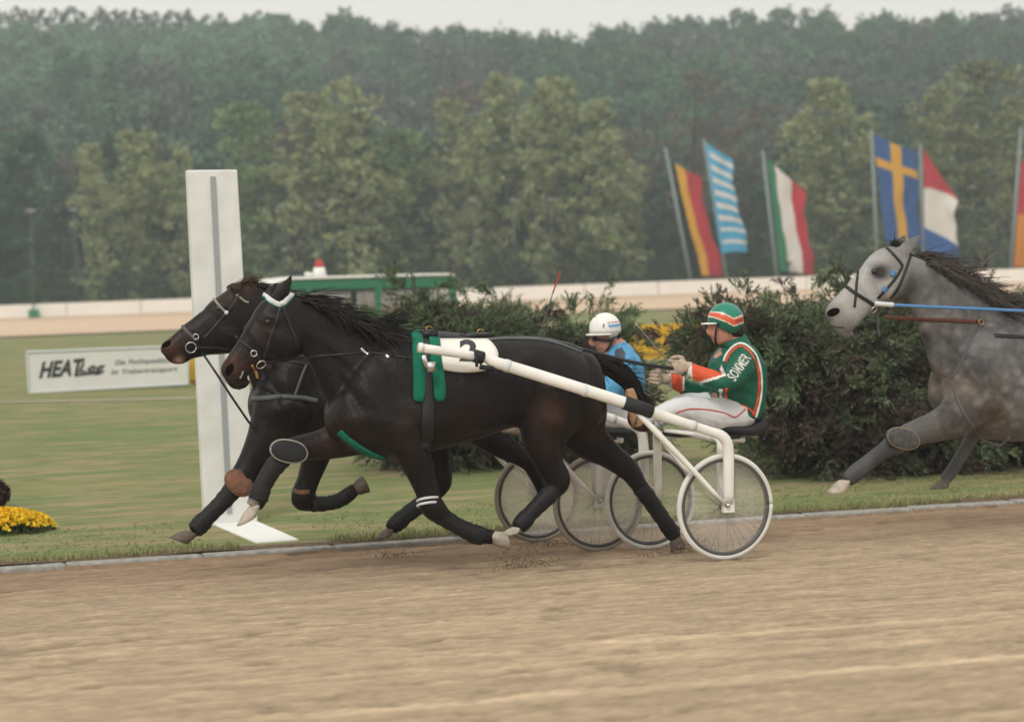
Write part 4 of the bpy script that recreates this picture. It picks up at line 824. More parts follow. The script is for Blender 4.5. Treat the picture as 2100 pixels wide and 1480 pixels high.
def make_sulky(label):
    r = root('sulky', (AX, yA, -.03), label, 'racing cart', 'two-wheeled racing sulkies')
    wn = make_wheel(r, AX, Y1, RW); wf = make_wheel(r, AX+.02, Y2, RW-.062)
    for side in (0, 1):
        def S(x, y, Y):          # near side as measured; far side mirrored about the cart's middle plane
            p = onY(x, y, Y); return p if not side else Vector((p.x+.02, Y1+Y2-p.y, p.z-.055*(Y1+Y2-2*p.y)*-1*-.0 - .03))
        yf = 12.375
        pts = [(862, 713, 12.66, .028), (985, 732, 12.64, .028), (1010, 741, 12.63, .034), (1060, 756, 12.6, .037), (1160, 787, 12.53, .037), (1280, 825, 12.45, .036), (1336, 845, 12.42, .034), (1400, 866, 12.4, .031), (1455, 884, 12.385, .03), (1478, 892, yf, .033), (1491, 908, yf, .036), (1494, 935, yf, .036), (1494, 980, yf, .036), (1494, 1030, yf, .034)]
        mk('shaft', *tube([S(*p[:3]) for p in pts], [p[3] for p in pts], 14, .85, 3), M['white'], r)
        mk('shaft_end', *tube([S(858, 712, 12.66), S(866, 713.5, 12.66)], .031, 14), M['white'], r)
        mk('joint_clamp', *join([tube([S(972, 729, 12.64), S(990, 734, 12.64)], .04, 12), tube([S(975, 720, 12.6), S(978, 752, 12.6)], .01, 8), tube([S(984, 752, 12.63), S(1012, 756, 12.62)], .016, 8)]), M['rubber'], r)
        mk('grip_sleeve', *tube([S(1280, 825, 12.45), S(1308, 834.5, 12.435), S(1337, 845, 12.42)], [.044, .044, .042], 14), M['rubber'], r)
        for q_, t_ in (((1040, 750), .04), ((1200, 800), .0395), ((1420, 872.5), .034)):
            mk('shaft_collar', *tube([S(q_[0]-5, q_[1]-1.6, 12.62 if q_[0] < 1100 else (12.51 if q_[0] < 1300 else 12.395)), S(q_[0]+5, q_[1]+1.6, 12.618 if q_[0] < 1100 else (12.508 if q_[0] < 1300 else 12.394))], t_, 14), M['palestrap'], r)
        mk('fork_end', *box(S(1493, 1036, yf), (.075, .03, .085)), M['white'], r, smooth=False); mk('axle_bolt', *tube([S(1493, 1036, yf-.03), S(1493, 1036, yf)], .014, 8, ref=Vector((1, 0, 0))), M['chrome'], r)
        mk('stay', *tube([S(1308, 846, 12.44), S(1350, 890, 12.41), S(1410, 952, 12.38), S(1462, 1008, 12.36), S(1488, 1034, 12.355)], [.02, .02, .018, .015, .012], 10), M['white'], r)
        mk('inner_stay', *tube([S(1330, 868, 12.56), S(1372, 920, 12.545), S(1400, 956, 12.54), S(1482, 1030, 12.53)], [.014, .016, .013, .012], 8), M['white'], r)
        p = S(1478, 905, 12.535); q = Vector((p.x, p.y, RW-.01-(.05 if side else 0)))
        mk('inner_fork', *tube([p+Vector((-.03, .05 if not side else -.05, .03)), p+Vector((0, 0, .0)), p*.5+q*.5, q], [.026, .03, .03, .026], 12, .8, 2), M['white'], r)
    a = onY(1474, 899, 12.56); b = Vector((a.x+.02, Y1+Y2-a.y, a.z-.04)); mk('cross_arch', *tube([a, a*.5+b*.5+Vector((0, 0, .02)), b], [.028, .028, .028], 12, 1, 3, Vector((1, 0, 0))), M['white'], r)
    for s in (-.13, .13):
        mk('seat_rail', *tube([onY(1362, 882, yA+s), onY(1450, 893, yA+s), onY(1526, 902, yA+s)], [.012, .018, .018], 8), M['white'], r)
    mk('seat_bracket', *join([box(onY(1400, 888, yA), (.2, .2, .035)), box(onY(1480, 893, yA), (.12, .3, .03))]), M['black'], r, smooth=False)
    R = []
    for x, yt, yb, w in ((1432, 862, 872, .12), (1440, 858, 882, .16), (1480, 866, 890, .19), (1520, 868, 893, .19), (1542, 858, 890, .17), (1552, 846, 878, .13), (1553, 850, 868, .08)): R.append(sec((x, yt), (x+2, yb), w, yA, 24, 3))
    mk('seat', *rings(R), M['rubber'], r)
    for s in (-.32, .32):
        mk('foot_rest', *tube([onY(1312, 846, yA+s*1.5), onY(1304, 868, yA+s*.9), onY(1300, 872, yA+s*.35)], .011, 8), M['chrome'], r)
    return r
sulky = make_sulky('white sulky nearest the camera carrying the driver in green')
far = copy_tree(sulky); far['label'] = 'white sulky on the inside with dusty wheel covers carrying the driver in blue'
far.location = Vector((AX-.285, yB-.02, -.03-.078))
for w in [c for c in far.children if c.name.startswith('wheel')]:
    for c in w.children:
        if c.name.startswith('wheel_cover'): c.data = c.data.copy(); c.data.materials[0] = M['coverdust']
        if c.name.startswith('tyre'): c.data = c.data.copy(); c.data.materials[0] = mat('dusty_tyre', (.36, .32, .27), .7, nscale=8, namt=.15)

# ================================================================== PEOPLE
def inpoly(x, y, P):
    c = np.zeros(len(x), bool); n = len(P)
    for i in range(n):
        (x1, y1), (x2, y2) = P[i], P[(i+1) % n]
        with np.errstate(all='ignore'): c ^= ((y1 > y) != (y2 > y)) & (x < (x2-x1)*(y-y1)/((y2-y1) or 1e-9)+x1)
    return c
def pix(V):
    v = np.asarray(V)-np.array(CAM); d = v@np.array(FWD); return 1050+FPX*(v@np.array(RGT))/d, 740-FPX*(v@np.array(UPV))/d
def hand(C, d, u, n, par, m, s=1.0):
    """gloved hand closed round a rein: palm, four unequal bent fingers and a thumb"""
    d, u, n = d.normalized(), u.normalized(), n.normalized(); rot = Matrix((d, n, u)).transposed()
    P = [ell(C, (.048*s, .024*s, .043*s), rot), tube([C-d*.075*s, C-d*.03*s], [.031*s, .033*s], 12)]
    for i, L in enumerate((.9, 1.0, .95, .78)):
        a = C+d*.04*s+u*(.032-.0215*i)*s
        P.append(tube([a-d*.03*s, a+d*.014*s, a+d*.026*s*L+n*.022*s, a+d*.01*s+n*.05*s*L, a-d*.018*s*L+n*.052*s, a-d*.03*s+n*.036*s], [.0105*s, .011*s, .0108*s, .01*s, .0092*s, .008*s], 9, 1, 2))
    t = C+u*.04*s-d*.025*s; P.append(tube([t-u*.02*s, t+u*.014*s+d*.012*s+n*.012*s, t+u*.016*s+d*.045*s+n*.03*s, t+u*.004*s+d*.066*s+n*.044*s], [.014*s, .0135*s, .012*s, .0095*s], 9, 1, 2))
    return mk('glove', *fuse(P, .0045, 2), m, par)
def helmet(par, cx, cy, r, Y, zone, elow, tilt=0, visor=None, sx=1.0):
    """open-face helmet; zone(x, y, near) gives the paint at a photo position, elow(az) the lower rim"""
    c = onY(cx, cy, Y); sc = dep(c)/FPX; R_ = r*sc; NA_, NE = 120, 56; V, Cc, Fc = [], [], []
    for j in range(NE+1):
        for i in range(NA_):
            az = 2*math.pi*i/NA_; e = math.radians(90-(90-elow(math.degrees(az)))*j/NE)
            p = Vector((-math.cos(az)*math.cos(e)*R_*1.02*sx, -math.sin(az)*math.cos(e)*R_*.86, math.sin(e)*R_)); p = Matrix.Rotation(tilt, 3, 'Y') @ p
            if j == NE: p *= 1.015
            V.append(c+p); Cc.append(zone(cx-math.cos(az)*math.cos(e)*r, cy-math.sin(e)*r, az))
    for j in range(NE):
        for i in range(NA_):
            k = (i+1) % NA_; Fc.append([j*NA_+i, (j+1)*NA_+i, (j+1)*NA_+k, j*NA_+k])
    n = len(V); inner = [c+(v-c)*.93 for v in V[-NA_:]]; V += inner; Cc += [(.02, .02, .02)]*NA_
    for i in range(NA_): k = (i+1) % NA_; Fc.append([NE*NA_+i, n+i, n+k, NE*NA_+k])
    h = mk('helmet', V, Fc, M['paint'], par, col=np.array(Cc))
    if visor:
        az0, z0, L, half = visor; R2 = []
        for q in np.linspace(-half, half, 15):
            az = math.radians(az0+q); f = math.cos(math.radians(q)*90/half*.95); b_ = c+Vector((-math.cos(az)*R_*.98, -math.sin(az)*R_*.84, z0*sc)); dirv = Vector((-math.cos(az), -math.sin(az)*.9, -.05)).normalized()
            R2.append([b_-dirv*.02+Vector((0, 0, .006)), b_+dirv*(L*sc*f)+Vector((0, 0, .004)), b_+dirv*(L*sc*f)-Vector((0, 0, .004)), b_-dirv*.02-Vector((0, 0, .008))])
        mk('visor', *rings(R2), M['white'], h)
    return h
def wrinkle(V, Fc, amp, sc, seed=0):
    me = bpy.data.meshes.new('t'); me.from_pydata([tuple(v) for v in V], [], Fc); me.update(); out = []
    for v in me.vertices:
        p = v.co; k = noise.noise(Vector((p.x*sc, p.y*sc*.6, p.z*sc))+Vector((seed, 0, 0)))+.5*noise.noise(Vector((p.x*sc*2.3+p.z*sc*2, p.y*sc, p.z*sc*.8)))
        out.append(p+v.normal*(k*amp))
    bpy.data.meshes.remove(me); return np.array([o[:] for o in out])
def make_person(label, Y, torso, arms, legs, head, neck, nose, foot, silks, jacketpaint, feet, hands, pelvis):
    parts = [body_loft([(*t[:4], t[4]*.82) for t in torso], Y, 3, 2.2), body_loft(head, Y, 4, 2.1), body_loft(neck, Y, 3, 2), limb(nose, Y, 3, .8)]
    for a in arms: parts.append(limb([(p[0], p[1], p[2]*.75, .95, p[3]) for p in a], Y, 3, .95))
    for a in legs: parts.append(limb([(p[0], p[1], p[2]*.8, .95, p[3]) for p in a], Y, 3, .95))
    parts.append(ell(onY(*pelvis[:2], Y), (.13, .14, .1)))
    V, Fc = fuse(parts, .009, 3); b = Vector(foot); o = mk('person', V, Fc, M['skin'], base=b); tag(o, label, 'person', 'harness race drivers')
    jp = [body_loft(torso, Y, 3, 2.2)]+[limb([(p[0], p[1], p[2], .95, p[3]) for p in a], Y, 4, .95) for a in arms]
    V, Fc = fuse(jp, .008, 3); V = wrinkle(V, Fc, .008, 17); c = jacketpaint(V); jk = mk('jacket', V, Fc, M['fabric'], o, col=c); bj = bvh(V, Fc)
    tp = [limb([(p[0], p[1], p[2], .95, p[3]) for p in a], Y, 4, .95) for a in legs]+[ell(onY(*pelvis[:2], Y), (.115, .17, .105))]
    V, Fc = fuse(tp, .009, 3); V = wrinkle(V, Fc, .005, 16, 5); tr = mk('trousers', V, Fc, M['fabric'], o, col=np.ones((len(V), 3))*np.array(silks)); bt = bvh(V, Fc)
    for pts, m in feet:
        V, Fc = fuse([limb([(p[0], p[1], p[2], 1.0, p[3]) for p in pts], Y, 4, 1)], .006, 2); mk('boot', V, Fc, m, o)
    for C, d, u, n in hands: hand(C, d, u, n, o, M['glove'], 1.1)
    return o, jk, bj, tr, bt
# --- driver in green
GREEN = np.array((.006, .1, .062)); ORANGE = (.6, .085, .03); OFFW = (.72, .7, .66)
def paint1(V):
    x, y = pix(V); Yv = V[:, 1]; c = np.ones((len(V), 3))*GREEN
    near = Yv < yA-.09; f = Yv > yA+.02
    c[near & inpoly(x, y, [(1406, 736), (1434, 733), (1466, 739), (1479, 748), (1489, 770), (1438, 787), (1410, 784)])] = OFFW
    c[near & inpoly(x, y, [(1417, 730), (1433, 736), (1462, 743), (1474, 752), (1482, 768), (1438, 781), (1421, 784)])] = ORANGE
    c[f & inpoly(x, y, [(1360, 755), (1398, 758), (1404, 765), (1404, 800), (1372, 806), (1360, 800)])] = OFFW
    c[f & inpoly(x, y, [(1376, 755), (1396, 760), (1401, 768), (1399, 806), (1378, 810)])] = ORANGE
    return c
t1 = [(1476, 846, 1552, 862, .165), (1466, 822, 1559, 838, .18), (1460, 796, 1564, 810, .19), (1459, 768, 1566, 782, .2), (1464, 743, 1560, 750, .21), (1474, 724, 1547, 722, .19), (1484, 710, 1532, 701, .12), (1487, 702, 1527, 690, .082), (1489, 697, 1525, 684, .078)]
a1n = [(1530, 730, 24, yA-.17), (1520, 754, 26, yA-.24), (1502, 776, 22.5, yA-.29), (1482, 784, 19, yA-.3), (1456, 775, 18.5, yA-.25), (1434, 766, 17, yA-.2), (1416, 756, 14, yA-.16)]
a1f = [(1505, 735, 22, yA+.17), (1475, 780, 21, yA+.25), (1446, 808, 20, yA+.26), (1412, 797, 18, yA+.2), (1388, 784, 17, yA+.14), (1374, 778, 15, yA+.11)]
l1n = [(1520, 848, 32, yA-.09), (1490, 850, 35, yA-.1), (1450, 847, 32, yA-.12), (1414, 837, 25, yA-.14), (1386, 838, 22, yA-.15), (1352, 847, 16, yA-.17), (1322, 858, 13, yA-.19)]
l1f = [(1505, 842, 32, yA+.09), (1470, 838, 32, yA+.11), (1430, 832, 28, yA+.13), (1396, 832, 23, yA+.14), (1368, 850, 20, yA+.15), (1335, 870, 15, yA+.16)]
h1 = [(1466, 630, 1512, 632, .05), (1456, 648, 1521, 648, .068), (1453, 664, 1522, 662, .074), (1456, 678, 1518, 676, .07), (1459, 691, 1508, 688, .062), (1464, 702, 1496, 697, .05), (1469, 708, 1486, 704, .03)]
n1 = [(1478, 684, 1518, 680, .055), (1481, 700, 1520, 696, .056), (1486, 716, 1528, 712, .06)]
d1, jk1, bj1, tr1, bt1 = make_person('driver in green and orange jacket and green helmet leaning back in the nearer cart', yA, t1, [a1n, a1f], [l1n, l1f], h1, n1, [(1457, 668, 4), (1452, 679, 5), (1457, 686, 5)], (6.75, yA, .8), (.62, .64, .66), paint1,
    [([(1308, 872, 12, yA-.19), (1301, 848, 13, yA-.2), (1294, 812, 12, yA-.2), (1291, 797, 8, yA-.2)], M['tanshoe']), ([(1338, 868, 14, yA+.16), (1316, 872, 14, yA+.16), (1300, 862, 13, yA+.16), (1295, 846, 9, yA+.16)], M['redshoe'])],
    [(onY(1394, 752, yA-.13), Vector((-1, .15, .05)), Vector((.1, 0, 1)), Vector((0, 1, 0))), (onY(1350, 775, yA+.08), Vector((-1, -.15, .15)), Vector((.2, 0, 1)), Vector((.1, -1, 0)))], (1512, 850))
for pts, w, m in (([(1484, 741), (1490, 726), (1503, 711), (1518, 704), (1534, 710), (1550, 728), (1559, 755), (1562, 785), (1560, 815), (1555, 838), (1550, 856)], .017, OFFW), ([(1489, 743), (1495, 729), (1506, 716), (1519, 710), (1532, 716), (1545, 733), (1554, 758), (1556.5, 786), (1554, 816), (1549, 838), (1544, 852)], .017, ORANGE),
    ([(1478, 798), (1480, 824)], .026, OFFW), ([(1489, 796), (1490, 823)], .024, ORANGE), ([(1512, 828), (1528, 833), (1540, 842), (1548, 853)], .014, ORANGE)):
    v, f = strap(bj1, pts, yA, w, 6, .003, .003); mk('stripe', v, f, M['fabric'], jk1, col=np.ones((len(v), 3))*np.array(m))
v, f = strap(bt1, [(1386, 847), (1402, 841), (1422, 838), (1460, 841), (1490, 848), (1506, 855), (1518, 848), (1529, 838)], yA, .008, 6, .002, .002); mk('piping', v, f, M['fabric'], tr1, col=np.ones((len(v), 3))*np.array((.5, .06, .03)))
v, f = strap(bj1, [(1484, 712), (1490, 706), (1500, 700)], yA, .01, 6, .003, .002); mk('collar_edge', v, f, M['fabric'], jk1, col=np.ones((len(v), 3))*np.array(OFFW))
tv, tf = textmesh('SOMMER', 1, 0, .02); mn, mxx = tv[:, :2].min(0), tv[:, :2].max(0); tv = (tv[:, :2]-mn)/(mxx-mn); PN = [snap(bj1, 1507+.57*58*a-.82*21*b, 783-.82*58*a-.57*21*b, yA-.27) for a, b in tv]
mk('sleeve_lettering', [p+n*.006 for p, n in PN], tf, M['softwhite'], jk1, smooth=False)
wx = [1440, 1452, 1465, 1475, 1485, 1491, 1505, 1530]; wu = [637, 638, 640, 644, 650, 653, 649, 644]; wl = [645, 648, 655, 659, 665, 668, 664, 660]
def zone1(x, y, az):
    u_, l_ = np.interp(x, wx, wu), np.interp(x, wx, wl)
    if abs(y-u_) < 1.3 or abs(y-l_) < 1.3: return (.7, .62, .5)
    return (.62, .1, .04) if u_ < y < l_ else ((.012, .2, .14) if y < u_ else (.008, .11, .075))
def elow1(a):
    a = abs((a+180) % 360-180); return float(np.interp(a, [0, 30, 60, 88, 110, 150, 180], [-9, -11, -26, -43, -38, -32, -30]))
hm1 = helmet(d1, 1488, 658, 38, yA, zone1, elow1, 0, (0, -4, 17, 40))
tv, tf = textmesh('AMERICAN', 1, 0, .0); mn, mxx = tv[:, :2].min(0), tv[:, :2].max(0); tv = (tv[:, :2]-mn)/(mxx-mn)
c1 = onY(1488, 658, yA); Vt = []
for a, b in tv:
    x = 1494+28*a; y = 662-5*a-7*b; s = dep(c1)/FPX; dx = (x-1488)*s; dz = -(y-658)*s; rr = (38*s)**2-dz*dz; az = math.acos(max(-1, min(1, -dx/math.sqrt(rr)/1.02))); q = math.sqrt(rr); Vt.append(c1+Vector((-math.cos(az)*q*1.025, -math.sin(az)*q*.87, dz)))
mk('helmet_lettering', Vt, tf, M['ink'], hm1, smooth=False)
mk('hair', *fuse([body_loft([(1476, 662, 1523, 664, .074), (1477, 676, 1524, 677, .079), (1486, 687, 1521, 687, .072), (1500, 695, 1516, 692, .045)], yA, 3)], .007, 2), M['hair'], d1)
mk('collar', *fuse([body_loft([(1480, 714, 1536, 704, .105), (1478, 706, 1530, 693, .09), (1481, 701, 1526, 686, .084), (1484, 699, 1524, 685, .07)], yA, 3)], .007, 2), M['fabric'], jk1, col=None)
_c = [o for o in jk1.children if o.name.startswith('collar')][0]; setcol(_c.data, np.ones((len(_c.data.vertices), 3))*GREEN)
mk('chin_strap', *pxtube([(1472, 662, yA-.076), (1468, 680, yA-.075), (1467, 700, yA-.05), (1472, 709, yA)], .0075), M['black'], d1)
# --- driver in blue
BLUE = np.array((.085, .3, .52))
def paint2(V):
    x, y = pix(V); c = np.ones((len(V), 3))*BLUE; c[(V[:, 1] < yB) & inpoly(x, y, [(1262, 716), (1276, 712), (1283, 726), (1280, 750), (1268, 760), (1258, 738)])] = (.06, .07, .09); return c
t2 = [(1226, 860, 1312, 852, .165), (1216, 828, 1316, 826, .18), (1212, 796, 1317, 791, .19), (1216, 766, 1315, 760, .2), (1226, 742, 1306, 735, .195), (1240, 724, 1292, 713, .13), (1247, 714, 1283, 703, .082), (1250, 708, 1281, 697, .078)]
a2n = [(1284, 736, 23, yB-.17), (1272, 765, 24, yB-.25), (1254, 795, 22, yB-.3), (1236, 808, 20, yB-.3), (1196, 790, 17, yB-.22), (1150, 768, 14, yB-.14)]
a2f = [(1250, 738, 21, yB+.17), (1226, 778, 20, yB+.27), (1206, 800, 19, yB+.27), (1170, 785, 16, yB+.18), (1138, 766, 13, yB+.1)]
l2n = [(1286, 852, 30, yB-.09), (1255, 855, 31, yB-.1), (1215, 851, 28, yB-.12), (1165, 845, 22, yB-.14), (1138, 852, 18, yB-.15), (1105, 866, 14, yB-.17), (1082, 874, 12, yB-.18)]
l2f = [(1276, 846, 30, yB+.09), (1230, 840, 29, yB+.11), (1180, 836, 24, yB+.13), (1140, 848, 18, yB+.14), (1092, 866, 12, yB+.16)]
h2 = [(1220, 648, 1262, 648, .05), (1213, 664, 1270, 662, .07), (1212, 680, 1271, 676, .074), (1215, 694, 1267, 688, .07), (1220, 707, 1258, 700, .062), (1226, 718, 1250, 712, .05), (1232, 724, 1245, 719, .03)]
n2 = [(1240, 698, 1274, 692, .054), (1246, 712, 1280, 704, .056), (1252, 724, 1286, 716, .06)]
d2, jk2, bj2, tr2, bt2 = make_person('driver in a pale blue jacket and white helmet behind the black horse tail', yB, t2, [a2n, a2f], [l2n, l2f], h2, n2, [(1218, 690, 4), (1212, 702, 5.5), (1218, 708, 5)], (6.45, yB, .7), (.6, .61, .62), paint2,
    [([(1096, 880, 11, yB-.18), (1072, 882, 12, yB-.18), (1040, 878, 12, yB-.18), (1010, 884, 7, yB-.18)], mat('scuffed_boot', (.3, .26, .21), .7, nscale=20, namt=.4)), ([(1092, 874, 11, yB+.16), (1066, 876, 12, yB+.16), (1052, 860, 11, yB+.16), (1046, 842, 8, yB+.16)], M['redshoe'])],
    [(onY(1128, 762, yB-.1), Vector((-1, .15, .05)), Vector((.1, 0, 1)), Vector((0, 1, 0))), (onY(1118, 760, yB+.07), Vector((-1, -.15, .1)), Vector((.2, 0, 1)), Vector((.1, -1, 0)))], (1282, 850))
def zone2(x, y, az):
    near = math.degrees(az) % 360 < 180
    if near and x > 1236:
        yy = y+.06*(x-1250)
        if 664.5 < yy < 670 or 671 < yy < 672: return (.1, .3, .55)
        if 659.5 < yy < 661.5: return (.28, .1, .14)
    if near and 1226 < x < 1229 and 662 < y < 671: return (.1, .14, .22)
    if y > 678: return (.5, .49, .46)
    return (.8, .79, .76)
def elow2(a):
    a = abs((a+180) % 360-180); return float(np.interp(a, [0, 40, 75, 95, 120, 150, 180], [-24, -24, -22, -40, -44, -50, -52]))
helmet(d2, 1241, 674, 33, yB, zone2, elow2, 0, (25, -11, 13, 70))
hb = bvh([v.co+BASE[d2.name] for v in d2.data.vertices], [list(p.vertices) for p in d2.data.polygons])
v, f = strap(hb, [(1217, 692), (1226, 695), (1238, 697), (1248, 697), (1256, 692), (1264, 688)], yB-.07, [.03, .042, .044, .046, .03, .018]+[.02]*26, 6, .008, .006); mk('sunglasses', v, f, M['lens'], d2)
v, f = strap(hb, [(1222, 712), (1228, 714), (1235, 714)], yB-.05, .006, 5, .002, .001); mk('mouth', v, f, mat('lip', (.3, .1, .09), .5), d2)
mk('chin_strap', *pxtube([(1260, 682, yB-.078), (1256, 698, yB-.074), (1248, 714, yB-.056), (1238, 722, yB-.02)], .007), M['black'], d2)
mk('hair', *fuse([body_loft([(1248, 680, 1271, 680, .07), (1252, 690, 1270, 688, .07), (1258, 697, 1266, 695, .05)], yB, 3)], .007, 2), M['hair'], d2)
# --- whips and the long reins
tag(mk('whip', *pxtube([(1402, 768, yA-.12), (1378, 748, yA-.13), (1345, 712, yA-.14), (1304, 664, yA-.16)], .0042), M['spoke'], base=onY(1390, 752, yA-.13)), 'thin pale whip held up by the driver in green', 'whip')
w2 = root('whip', onY(1120, 762, yB), 'thin dark whip with a red tip standing up behind the black rump', 'whip')
mk('rod', *pxtube([(1108, 762, yB-.05), (1104, 700, yB-.04), (1118, 650, yB-.02), (1134, 600, yB)], .0042), M['strap'], w2); mk('lash', *pxtube([(1134, 600, yB), (1142, 578, yB), (1149, 556, yB)], .006), mat('red_lash', (.4, .03, .03), .6), w2)
mk('rein', *pxtube([(1384, 756, yA-.13), (1340, 750, yA-.14), (1290, 741, yA-.16), (1235, 727, yA-.18), (1196, 716, yA-.19)], .0115, flat=.5), M['black'], horseA)
mk('rein', *pxtube([(1346, 772, yA+.07), (1336, 758, yA+.05), (1322, 749, yA), (1296, 742, yA-.1), (1240, 728, yA-.16)], .006, flat=.5), M['black'], horseA)
tack(horseA, bA, yA, 'rein', [(1192, 716), (1160, 704), (1110, 697), (1050, 695), (1004, 697)], .018, M['strap'], .005)
# ================================================================== THINGS ROUND THE TRACK
def extrude(front, d):
    n = len(front); V = list(front)+[p+d for p in front]; return V, [list(range(n))[::-1], [n+i for i in range(n)]]+[[i, (i+1) % n, n+(i+1) % n, n+i] for i in range(n)]
# winning post with its ground slab
YP = 17.1; bl, br_, tr_, tl = onY(421, 1062, YP), onY(529, 1070, YP), onY(487, 348, YP), onY(385, 349, YP); zb = -.13
bl.z = zb; br_.z = zb; pr = root('winning_post', (bl+br_)/2, 'tall white winning post with a grey centre strip, leaning slightly', 'post')
bevel(mk('board', *extrude([bl, br_, tr_, tl], Vector((0, .1, 0))), M['post'], pr, smooth=False), .012)
s = [onY(431, 362, YP-.004), onY(442, 362, YP-.004), onY(476, 1052, YP-.004), onY(465, 1052, YP-.004)]; mk('centre_strip', *extrude([s[3], s[2], s[1], s[0]], Vector((0, -.006, 0))), M['grey'], pr, smooth=False)
z0 = -.105; a, b, c, d = onZ(437, 1072, z0), onZ(526, 1110, z0), onZ(613, 1104, z0), onZ(525, 1066, z0)
sl_ = mk('ground_slab', *extrude([a, b, c, d], Vector((0, 0, -.06))), M['slab'], base=(a+c)/2, smooth=False); bevel(sl_, .01); tag(sl_, 'white slab in the grass leading from the winning post to the kerb', 'slab')
# advertising boards
def board(TL, TR, BR, BL, Y, label, m, frame_m=None):
    P = [onY(*q, Y) for q in (BL, BR, TR, TL)]; r = root('advertising_board', (P[0]+P[1])/2, label, 'advertising board', 'boards in the infield')
    P[0].z -= .02; P[1].z -= .02
    mk('panel', *extrude(P, Vector((0, .05, 0))), m, r, smooth=False)
    if frame_m:
        for i in range(4):
            p, q = P[i], P[(i+1) % 4]; mk('frame', *tube([p+Vector((0, -.01, 0)), q+Vector((0, -.01, 0))], .022, 4), frame_m, r, smooth=False)
    for t in (.08, .5, .92):
        p = P[0].lerp(P[1], t); mk('support', *box((p.x, p.y+.09, p.z+.02), (.05, .05, .5)), M['pole'], r, smooth=False)
    return r
YB = 39.2; bo = board((55, 722), (385, 709), (385, 785), (60, 803), YB, 'white advertising board with black lettering in front of the nose of the far horse', mat('board_white', (.66, .66, .63), .6, nscale=3, namt=.04), mat('board_frame', (.55, .6, .6), .5))
def lettering(s, x0, y0, x1, y1, hgt, Y, m, par, shear=.25, bold=.0, name='lettering'):
    tv, tf = textmesh(s, 1, shear, bold); mn, mxx = tv[:, :2].min(0), tv[:, :2].max(0); V = []
    for a, b in (tv[:, :2]-mn)/(mxx-mn): V.append(onY(x0+(x1-x0)*a, y0+(y1-y0)*a-hgt*b, Y))
    return mk(name, V, tf, m, par, smooth=False)
lettering('HEAT', 80, 776, 174, 768, 34, YB-.012, M['ink'], bo, .3, .035); lettering('Leg', 160, 770, 216, 768, 26, YB-.012, M['ink'], bo, .35, .02); mk('underline', *extrude([onY(152, 772, YB-.012), onY(212, 764, YB-.012), onY(214, 759, YB-.012), onY(156, 767, YB-.012)], Vector((0, -.002, 0))), M['ink'], bo, smooth=False)
GI = mat('grey_print', (.12, .13, .14), .7)
lettering('Die', 236, 748, 257, 747, 10, YB-.012, GI, bo, .25, .01); lettering('Fachspedition', 263, 748.5, 358, 745, 12, YB-.012, GI, bo, .25, .01); lettering('im', 228, 767.5, 242, 767, 10, YB-.012, GI, bo, .25, .01); lettering('Trabertransport', 250, 769, 364, 763, 12, YB-.012, GI, bo, .25, .01)
b2 = board((389, 712), (560, 704), (560, 777), (389, 785), YB+.35, 'yellow board standing next to the white advertising board behind the winning post', M['yellow'])
mk('base_band', *extrude([onY(389, 786, YB+.33), onY(560, 778, YB+.33), onY(560, 771, YB+.33), onY(389, 779, YB+.33)], Vector((0, -.004, 0))), mat('ochre', (.3, .17, .02), .7), b2, smooth=False)
b3 = board((1262, 668), (1480, 660), (1480, 728), (1262, 737), YB, 'yellow board with dark lettering glimpsed between the white helmet and the juniper', M['yellow']); lettering('TOTO', 1282, 696, 1336, 694, 14, YB-.012, mat('brown_print', (.12, .08, .02), .7), b3, 0, .02)
mk('base_band', *extrude([onY(1262, 732, YB-.012), onY(1480, 723, YB-.012), onY(1480, 717, YB-.012), onY(1262, 726, YB-.012)], Vector((0, -.004, 0))), M['ink'] if False else mat('ochre_line', (.35, .2, .03), .7), b3, smooth=False)
